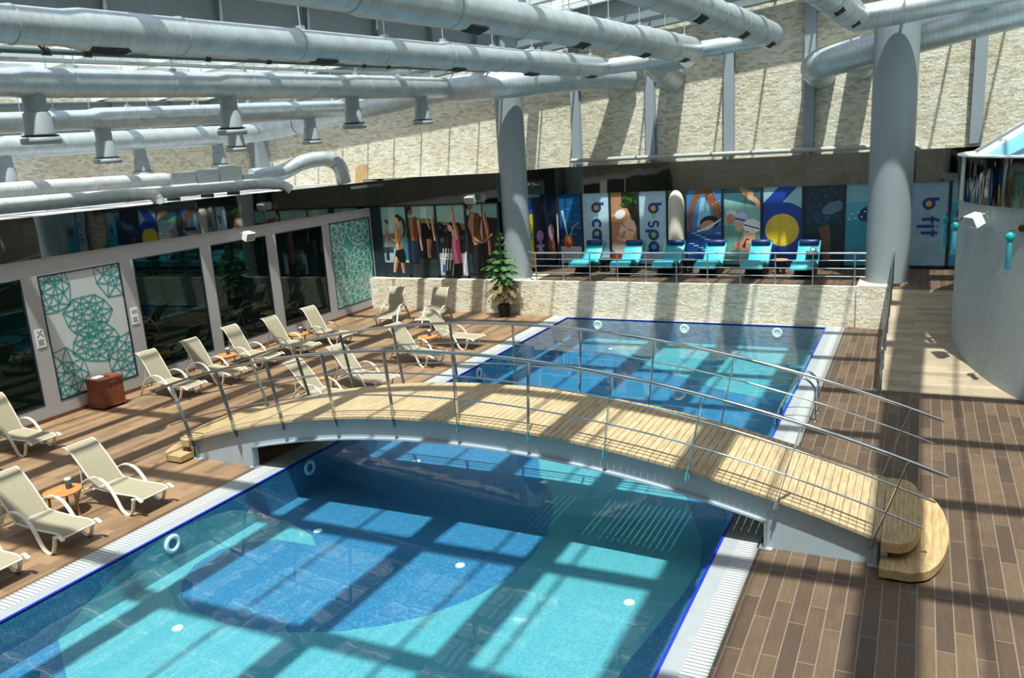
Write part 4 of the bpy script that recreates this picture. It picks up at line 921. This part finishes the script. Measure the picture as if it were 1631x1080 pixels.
def om():
    L = [('e3c52f', ell(.95, .9, .6, .95, 0, 30)), ('1b55b0', [(0, 1.9), (1, 1.9), (1, 3.4), (0, 3.4)])]
    y = 0
    for ch in 'om':
        adv, polys, _ = glyph(ch)
        for p in polys: L.append(('2f7fc8', [(.52+(y+a)*.17, .95+b_*.22) for a, b_ in p]))
        y += adv
    return L
ZB = 1.17; HB = 2.64
GW = 'gym posters in the left back windows'
for x0, x1, bgc, fn, lab in ((-18.0, -16.82, '9fb8b8', woman_runner, 'window poster of a woman with ponytail in black shorts exercising'), (-16.82, -15.58, '1c1f24', man_back, 'window poster of a muscular man seen from behind on black'),
                             (-15.58, -14.34, '2c3238', pink_woman, 'window poster of a woman in a pink tank top raising her arm'), (-14.34, -13.02, '16181c', man_box, 'window poster of a bare-chested man on black beside the plant')):
    poster(lab, (x0, 24.93, ZB), (1, 0, 0), x1-x0, HB, bgc, fn(), group=GW)
OA = Vector((-13.05, 25.2, 0)); OB = Vector((-12.25, 28.1, 0)); SD = (OB-OA)
for t0, t1, bgc, L, lab in ((.18, .565, '1d4f9e', om(), 'narrow blue and yellow poster beside the left column'), (.565, .78, '221f30', flower(True), 'dark poster with a pink flower on the slanting wall'), (.78, 1.0, '221f30', flower(False), 'dark poster of a woman with flowers in her hair on the slanting wall')):
    q = OA.lerp(OB, t0); poster(lab, (q.x, q.y, ZB+.02), SD, SD.length*(t1-t0), HB, bgc, L)
def cafe(): L = []; logo_text(L, 'bcafe', .33, 2.22, .38, ['e8a62c', '9cc23c']); return L
def spa(): L = []; logo_text(L, 'bspa', .33, 2.22, .40, ['e8a62c', '9cc23c', '4db4d8']); return L
def fit(): L = []; logo_text(L, 'bfit', .34, 1.96, .34, ['e8a62c', '2aa6a0']); return L
YPB = 28.1
for x0, x1, bgc, L, lab in ((-12.15, -11.2, '16508a', cocktail(), 'blue sea poster with an orange cocktail at the left end of the terrace'), (-11.2, -10.1, 'b4d3e2', cafe(), 'pale blue poster with the b cafe logo turned sideways'),
        (-10.1, -9.04, 'd0a07c', spa_face(), 'poster of a woman lying with closed eyes beside candles'), (-9.04, -7.97, 'b4d3e2', spa(), 'pale blue poster with the b spa logo turned sideways'),
        (-7.33, -6.04, '2f6fb4', swimmer(), 'blue poster of a swimmer doing front crawl'), (-6.04, -4.74, '7fb2a8', swim_caps(), 'green water poster of smiling women in swimming caps'),
        (-4.74, -3.43, '1d46a0', big_logo(), 'poster with a giant blue letter around a yellow disc'), (-3.43, -2.18, '1b2f40', underwater('22384a', '6b5548'), 'dark underwater poster of a swimmer beside the right lounger'),
        (-2.18, -.95, '3f93b0', dive(), 'light blue poster of a splashing swimmer partly behind the right column'), (-.36, .80, '8fb4c8', fit(), 'pale blue door poster with the b fit logo turned sideways'), (.80, 2.0, '7fb8d0', dive(), 'blue and pink poster half hidden by the round building')):
    poster(lab, (x0, YPB, ZB), (1, 0, 0), x1-x0, HB+.06, bgc, L)
o = thing('wall_pillar', 'cream half-round pillar with domed top between the posters', 'pillar', (-7.65, 28.1, ZT))
b = MB(); b.lathe([(.29, 0), (.29, 2.1), (.27, 2.35), (.2, 2.55), (.1, 2.66), (.02, 2.69)], seg=24); b.build('pillar_shaft', M['cream'], o)

# ------------------------------------------------------------------ beige sun loungers
SIDE = [(-.75, 0), (-.68, .14), (-.58, .30), (-.44, .46), (-.2, .57), (.05, .55), (.22, .42), (.34, .24), (.43, .08), (.53, .012), (.64, .03), (.71, .14), (.76, .28), (.85, .34), (.96, .29)]
def make_lounger(angle, name='sun_lounger'):
    o = thing(name, 'x', 'sun lounger')
    for s in (-1, 1):
        b = MB(); b.strip(smooth_curve([(u, s*.315, z) for u, z in SIDE], 4), .055, .02); b.build('side_frame', M['cream'], o)
    hz = .36; hu = -.24; ca, sa = cos(angle), sin(angle)
    seat = [(hu, hz), (0, hz-.02), (.35, hz-.03), (.65, hz-.02), (.8, hz-.03), (.88, hz-.07)]
    back = [(hu-ca*k, hz+.01+sa*k+.04*sin(k*3.4)) for k in (0, .2, .4, .6, .74)] + [(hu-ca*.84-.05, hz+.02+sa*.84), (hu-ca*.86-.09, hz+sa*.86-.01)]
    for nm, pr, wd in (('seat_sling', seat, .54), ('back_sling', back, .54)):
        b = MB(); P = smooth_curve([(u, 0, z) for u, z in pr], 3); sag = .012
        rows = [[(p.x, wd*(j/6-.5), p.z-sag*(1-(2*j/6-1)**2)) for j in range(7)] for p in P]; b.grid(rows)
        rows2 = [[(x, y, z-.008) for x, y, z in r] for r in rows]; b.grid([r[::-1] for r in rows2])
        q = b.build(nm, M['sling'], o)
        f = MB()
        for s in (-1, 1): f.tube([(p.x, s*wd/2, p.z) for p in P], .014, 6)
        f.tube([(P[-1].x, -wd/2, P[-1].z), (P[-1].x, wd/2, P[-1].z)], .014, 6); f.build('edge_rail', M['cream'], q)
    b = MB(); b.tube([(hu, -.31, hz-.02), (hu, .31, hz-.02)], .016, 8); b.tube([(.70, -.31, .29), (.70, .31, .29)], .016, 8); b.tube([(-.62, -.31, .24), (-.62, .31, .24)], .016, 8); b.build('cross_bar', M['cream'], o)
    b = MB()
    for s in (-1, 1): b.tube([(hu-ca*.5, s*.24, hz+sa*.5), (-.62, s*.24, .24)], .012, 6)
    b.build('prop_strut', M['cream'], o)
    return o
GRP_A, GRP_B = 'beige loungers along the window wall', 'beige loungers beside the pool'
rowA = [(-16.80, 8.3, 0, 'beige lounger at the left picture edge nearest the window wall corner, only its foot showing'), (-16.79, 9.65, 0, 'beige lounger by the first dark window, left of the wooden bin'), (-16.79, 13.62, 0, 'beige lounger directly right of the wooden bin'),
        (-16.72, 14.93, 0, 'beige lounger left of the second side table by the window'), (-16.9, 16.56, 0, 'beige lounger right of the table below the window with the speaker'), (-16.62, 17.85, -.03, 'beige lounger left of the far table along the window wall'), (-16.45, 19.38, -.08, 'beige lounger farthest along the window wall beside the last dark window')]
rowB = [(-12.03, 5.85, 0, 'beige lounger at the pool whose foot just shows at the left picture edge'), (-12.06, 7.03, 0, 'beige lounger left of the round table nearest the viewer'), (-12.08, 8.43, 0, 'beige lounger right of the round table nearest the viewer'),
        (-12.2, 14.0, -.03, 'beige lounger half hidden behind the bridge deck'), (-12.2, 15.5, -.12, 'beige lounger behind the bridge railing, right of the half-hidden table'), (-12.2, 17.95, -.22, 'beige lounger left of the poolside table beyond the bridge'), (-12.15, 19.85, -.08, 'beige lounger right of the poolside table beyond the bridge')]
rowF = [(-16.15, 22.55, -PI/2+.22, 'beige lounger facing the viewer before the stone wall, left one'), (-14.45, 22.6, -PI/2+.18, 'beige lounger facing the viewer before the stone wall, right one near the plant')]
for rows, ang, grp in ((rowA, 1.03, GRP_A), (rowB, .84, GRP_B), (rowF, 1.0, 'beige loungers facing the viewer')):
    src = make_lounger(ang)
    for k, (x, y, rz, lab) in enumerate(rows):
        if k == 0: src.location = (x, y, 0); src.rotation_euler = (0, 0, rz); src['label'] = lab; src['group'] = grp
        else: dup(src, (x, y, 0), rz, lab, grp)
# ------------------------------------------------------------------ round side tables with holders
def make_table():
    o = thing('side_table', 'x', 'table')
    b = MB(); b.lathe([(.285, .415), (.30, .425), (.30, .445), (.29, .45)], seg=32); b.build('table_top', M['orange_wood'], o)
    for k in range(3):
        a = 2*PI*k/3+.3; b = MB(); b.tube([(.24*cos(a), .24*sin(a), 0), (.22*cos(a), .22*sin(a), .42)], .02, 8); b.build('leg', M['orange_wood'], o)
    b = MB()
    for k in range(3): a = 2*PI*k/3+.3; b.tube([(0, 0, .12), (.235*cos(a), .235*sin(a), .12)], .014, 6)
    b.build('stretcher', M['orange_wood'], o); return o
def make_cup():
    o = thing('table_holder', 'x', 'holder')
    b = MB(); b.lathe([(.05, 0), (.05, .17), (.044, .17), (.044, .02)], seg=18); b.build('cup', M['smoke'], o)
    b = MB(); b.lathe([(.051, .15), (.055, .16), (.051, .175)], seg=18); b.build('rim', M['white'], o); return o
T0 = make_table(); C0 = make_cup()
tabs = [((-12.58, 7.76), 'round orange wood table nearest the viewer between two poolside loungers', 'dark cylinder holder on the table nearest the viewer'), ((-17.14, 15.86), 'round orange wood table below the window with the wall speaker', 'dark cylinder holder on the table below the speaker window'),
        ((-16.88, 18.6), 'round orange wood table farthest along the window wall', 'dark cylinder holder on the far window-wall table'), ((-12.52, 19.08), 'round orange wood table beyond the bridge near the pool', 'dark cylinder holder on the poolside table beyond the bridge'), ((-12.84, 14.8), 'round orange wood table half hidden behind the bridge deck', None)]
for k, ((x, y), lab, clab) in enumerate(tabs):
    if k == 0: T0.location = (x, y, 0); T0['label'] = lab; T0['group'] = 'round side tables'; C0.location = (x+.04, y+.1, .45); C0['label'] = clab; C0['group'] = 'cylinder holders on tables'
    else:
        dup(T0, (x, y, 0), .6*k, lab, 'round side tables')
        if clab: dup(C0, (x+.02, y+.08, .45), 0, clab, 'cylinder holders on tables')
# ------------------------------------------------------------------ wooden bin
o = thing('towel_bin', 'reddish brown wooden bin on castors in front of the white panel', 'bin', (-17.62, 12.42, 0), -.03)
b = MB(); b.box(-.27, -.3, .07, .27, .3, .70); b.build('body', M['bin_wood'], o, None, .008)
b = MB(); b.box(-.30, -.33, .70, .30, .33, .745); b.build('top', M['bin_wood'], o, None, .008)
b = MB(); b.box(-.30, -.33, .06, .30, .33, .09); b.build('plinth', M['bin_wood'], o, None, .005)
b = MB(); b.box(-.1, -.2, .745, .1, .12, .75); b.build('slot', M['black'], o)
b = MB(); b.box(-.13, -.24, .75, .06, -.02, .775); b.build('folded_cloth', M['white'], o, None, .008)
b = MB(); b.box(.27, -.06, .64, .285, .14, .655); b.build('handle', M['satin'], o)
for x in (-.22, .22):
    for y in (-.24, .24): b = MB(); b.tube([(x, y-.015, .032), (x, y+.015, .032)], .032, 12); b.build('castor', M['black'], o)
# ------------------------------------------------------------------ potted plant
o = thing('potted_plant', 'tall tiered potted fern-like tree in a black pot at the terrace corner', 'plant', (-12.55, 24.02, 0))
b = MB(); b.lathe([(.17, 0), (.23, .36), (.25, .37), (.25, .42), (.22, .42), (.21, .38)], seg=24); b.build('pot', M['black'], o)
b = MB(); b.lathe([(.21, .36), (.2, .385)], seg=20); b.build('soil', M['soil'], o)
stem = smooth_curve([(0, 0, .38), (.03, 0, 1.0), (-.02, .02, 1.7), (0, 0, 2.75)], 4)
b = MB(); b.tube(stem, [.03-.026*k/(len(stem)-1) for k in range(len(stem))], 8); b.build('stem', M['bark'], o)
def fronds(tiers, nm, mat, seed):
    rnd = random.Random(seed); b = MB()
    for z, n, L, rise, droop in tiers:
        for k in range(n):
            a = 2*PI*(k+rnd.random()*.7)/n; l = L*rnd.uniform(.75, 1.15); P = []
            for j in range(9):
                t = j/8; P.append(Vector((l*t*cos(a), l*t*sin(a), z+rise*t-droop*t*t)))
            b.tube(P, .006, 4)
            for j in range(1, 9):
                d = (P[j]-P[j-1]).normalized(); s = d.cross(Vector((0, 0, 1))).normalized(); w = .19*(1-.55*j/8)*(L/.6)**.5
                for sg in (-1, 1):
                    for half in (0, .5):
                        c = P[j-1].lerp(P[j], half); tip = c+d*w*.6+s*sg*w+Vector((0, 0, rnd.uniform(-.05, .02))); m1 = c+d*.028; m2 = c-d*.012
                        mid = (c+tip)/2+Vector((0, 0, .02))
                        b.face([m2, mid-d*.016, tip, mid+d*.022, m1])
    return b.build(nm, mat, o)
fronds([(1.3, 10, .55, .18, .34), (1.5, 10, .62, .24, .36), (1.7, 10, .66, .28, .34), (1.92, 9, .54, .22, .24), (2.15, 7, .36, .2, .14), (2.4, 6, .18, .14, .06), (2.6, 5, .10, .1, .02), (2.74, 5, .06, .08, 0)], 'green_fronds', M['leaf'], 4)
fronds([(1.2, 8, .58, .1, .42), (1.05, 10, .66, .08, .40), (.88, 7, .55, .02, .42)], 'dry_fronds', M['leaf_dry'], 9)['label'] = 'dry yellow-brown lower fronds'
# ------------------------------------------------------------------ turquoise terrace loungers
def make_wave():
    o = thing('wave_lounger', 'x', 'lounger')
    top = smooth_curve([(-.95, .40), (-.90, .47), (-.62, .50), (-.25, .50), (.0, .42), (.2, .38), (.42, .52), (.75, .82), (.95, .98)], 4)if False else [Vector((y, 0, z)) for y, z in ((-.95, .33), (-.93, .41), (-.86, .47), (-.6, .52), (-.35, .52), (-.12, .45), (.05, .38), (.2, .37), (.34, .44), (.55, .62), (.78, .84), (.93, .98), (.97, .99), (.98, .95))]
    b = MB(); n = len(top); th = .13; rows = []
    for i, p in enumerate(top):
        t = (top[min(i+1, n-1)]-top[max(i-1, 0)]).normalized(); nn = Vector((-t.z, 0, t.x))
        q = p-nn*(th if 0 < i < n-1 else th*.6)
        hw = .34
        rows.append([(-hw, p.x, p.z-.02), (-hw+.03, p.x, p.z), (hw-.03, p.x, p.z), (hw, p.x, p.z-.02), (hw, q.x, q.z), (-hw, q.x, q.z)])
    b.grid(rows, 0, True, True); b.face(rows[0][::-1]); b.face(rows[-1]); b.build('cushion', M['turq'], o)
    b = MB(); Tm = Matrix(((0, 0, 1, 0), (1, 0, 0, 0), (0, 1, 0, 0), (0, 0, 0, 1)))
    b.prism([(-.62, 0), (.5, 0), (.42, .1), (.30, .30), (.05, .26), (-.2, .34), (-.5, .38), (-.42, .2)], -.28, .28, 0, Tm); b.build('base', M['black'], o)
    b = MB(); d = Vector((0, .70, .76)); p0 = Vector((0, .80, .955)); b.tube([p0+Vector((-.30, 0, 0)), p0+Vector((-.28, 0, 0)), p0+Vector((.28, 0, 0)), p0+Vector((.30, 0, 0))], [.05, .085, .085, .05], 16); q = b.build('head_bolster', M['navy'], o)
    b = MB()
    for x in (-.2, .2): b.strip([(x, .86, 1.02), (x, .98, 1.01), (x, 1.0, .9)], .03, .006, Vector((1, 0, 0)))
    b.build('strap', M['navy'], q)
    return o
W0 = make_wave(); GW2 = 'turquoise wave loungers on the terrace'
wl = [(-10.48, 26.62, 'turquoise wave lounger under the b cafe poster, leftmost on the terrace'), (-8.98, 26.6, 'turquoise wave lounger between the massage poster and the b spa poster'), (-7.5, 26.55, 'turquoise wave lounger in front of the cream pillar'), (-6.08, 26.5, 'turquoise wave lounger under the front-crawl swimmer poster'), (-4.62, 26.5, 'turquoise wave lounger left of the giant yellow disc poster'), (-3.12, 26.45, 'turquoise wave lounger holding a black bag, rightmost on the terrace')]
for k, (x, y, lab) in enumerate(wl):
    if k == 0: W0.location = (x, y, ZT); W0['label'] = lab; W0['group'] = GW2
    else: dup(W0, (x, y, ZT), 0, lab, GW2)
o = thing('handbag', 'black handbag lying on the rightmost turquoise lounger', 'bag', (-2.98, 26.87, ZT+.54))
b = MB(); b.prism([(-.19, 0), (.19, 0), (.17, .19), (.12, .22), (-.12, .22), (-.17, .19)], -.07, .07, 0, Matrix(((1, 0, 0, 0), (0, -.75, .66, 0), (0, .66, .75, .0), (0, 0, 0, 1))) @ Matrix.Identity(4)); b.v = [(x, abs(z)*.5+y*0, z) for x, y, z in b.v] if False else b.v
b.build('bag_body', M['black'], o, None, .02)
b = MB(); b.tube(fillet([(-.08, .14, .16), (-.07, .17, .28), (.07, .17, .28), (.08, .14, .16)], .05, 5), .012, 8); b.build('handle', M['black'], o)
def make_stool():
    o = thing('small_table', 'x', 'table')
    b = MB(); b.lathe([(.22, .42), (.24, .43), (.24, .46), (.22, .47)], seg=28); b.build('table_top', M['smoke'], o)
    for k in range(4): a = PI/4+k*PI/2; b = MB(); b.box(.13*cos(a)-.045, .13*sin(a)-.045, 0, .13*cos(a)+.045, .13*sin(a)+.045, .43); b.build('leg', M['black'], o)
    return o
s0 = make_stool(); g = 'small dark tables on the terrace'
for k, (x, lab) in enumerate(((-9.86, 'small dark table between the two leftmost turquoise loungers'), (-6.92, 'small dark table between the middle turquoise loungers'), (-3.92, 'small dark table with orange top beside the lounger with the bag'))):
    q = s0 if k == 0 else dup(s0)
    q.location = (x, 26.75, ZT); q['label'] = lab; q['group'] = g
    if k == 2:
        for ch in q.children:
            if ch.name.startswith('table_top'): ch.data = ch.data.copy(); ch.data.materials[0] = M['orange_wood']
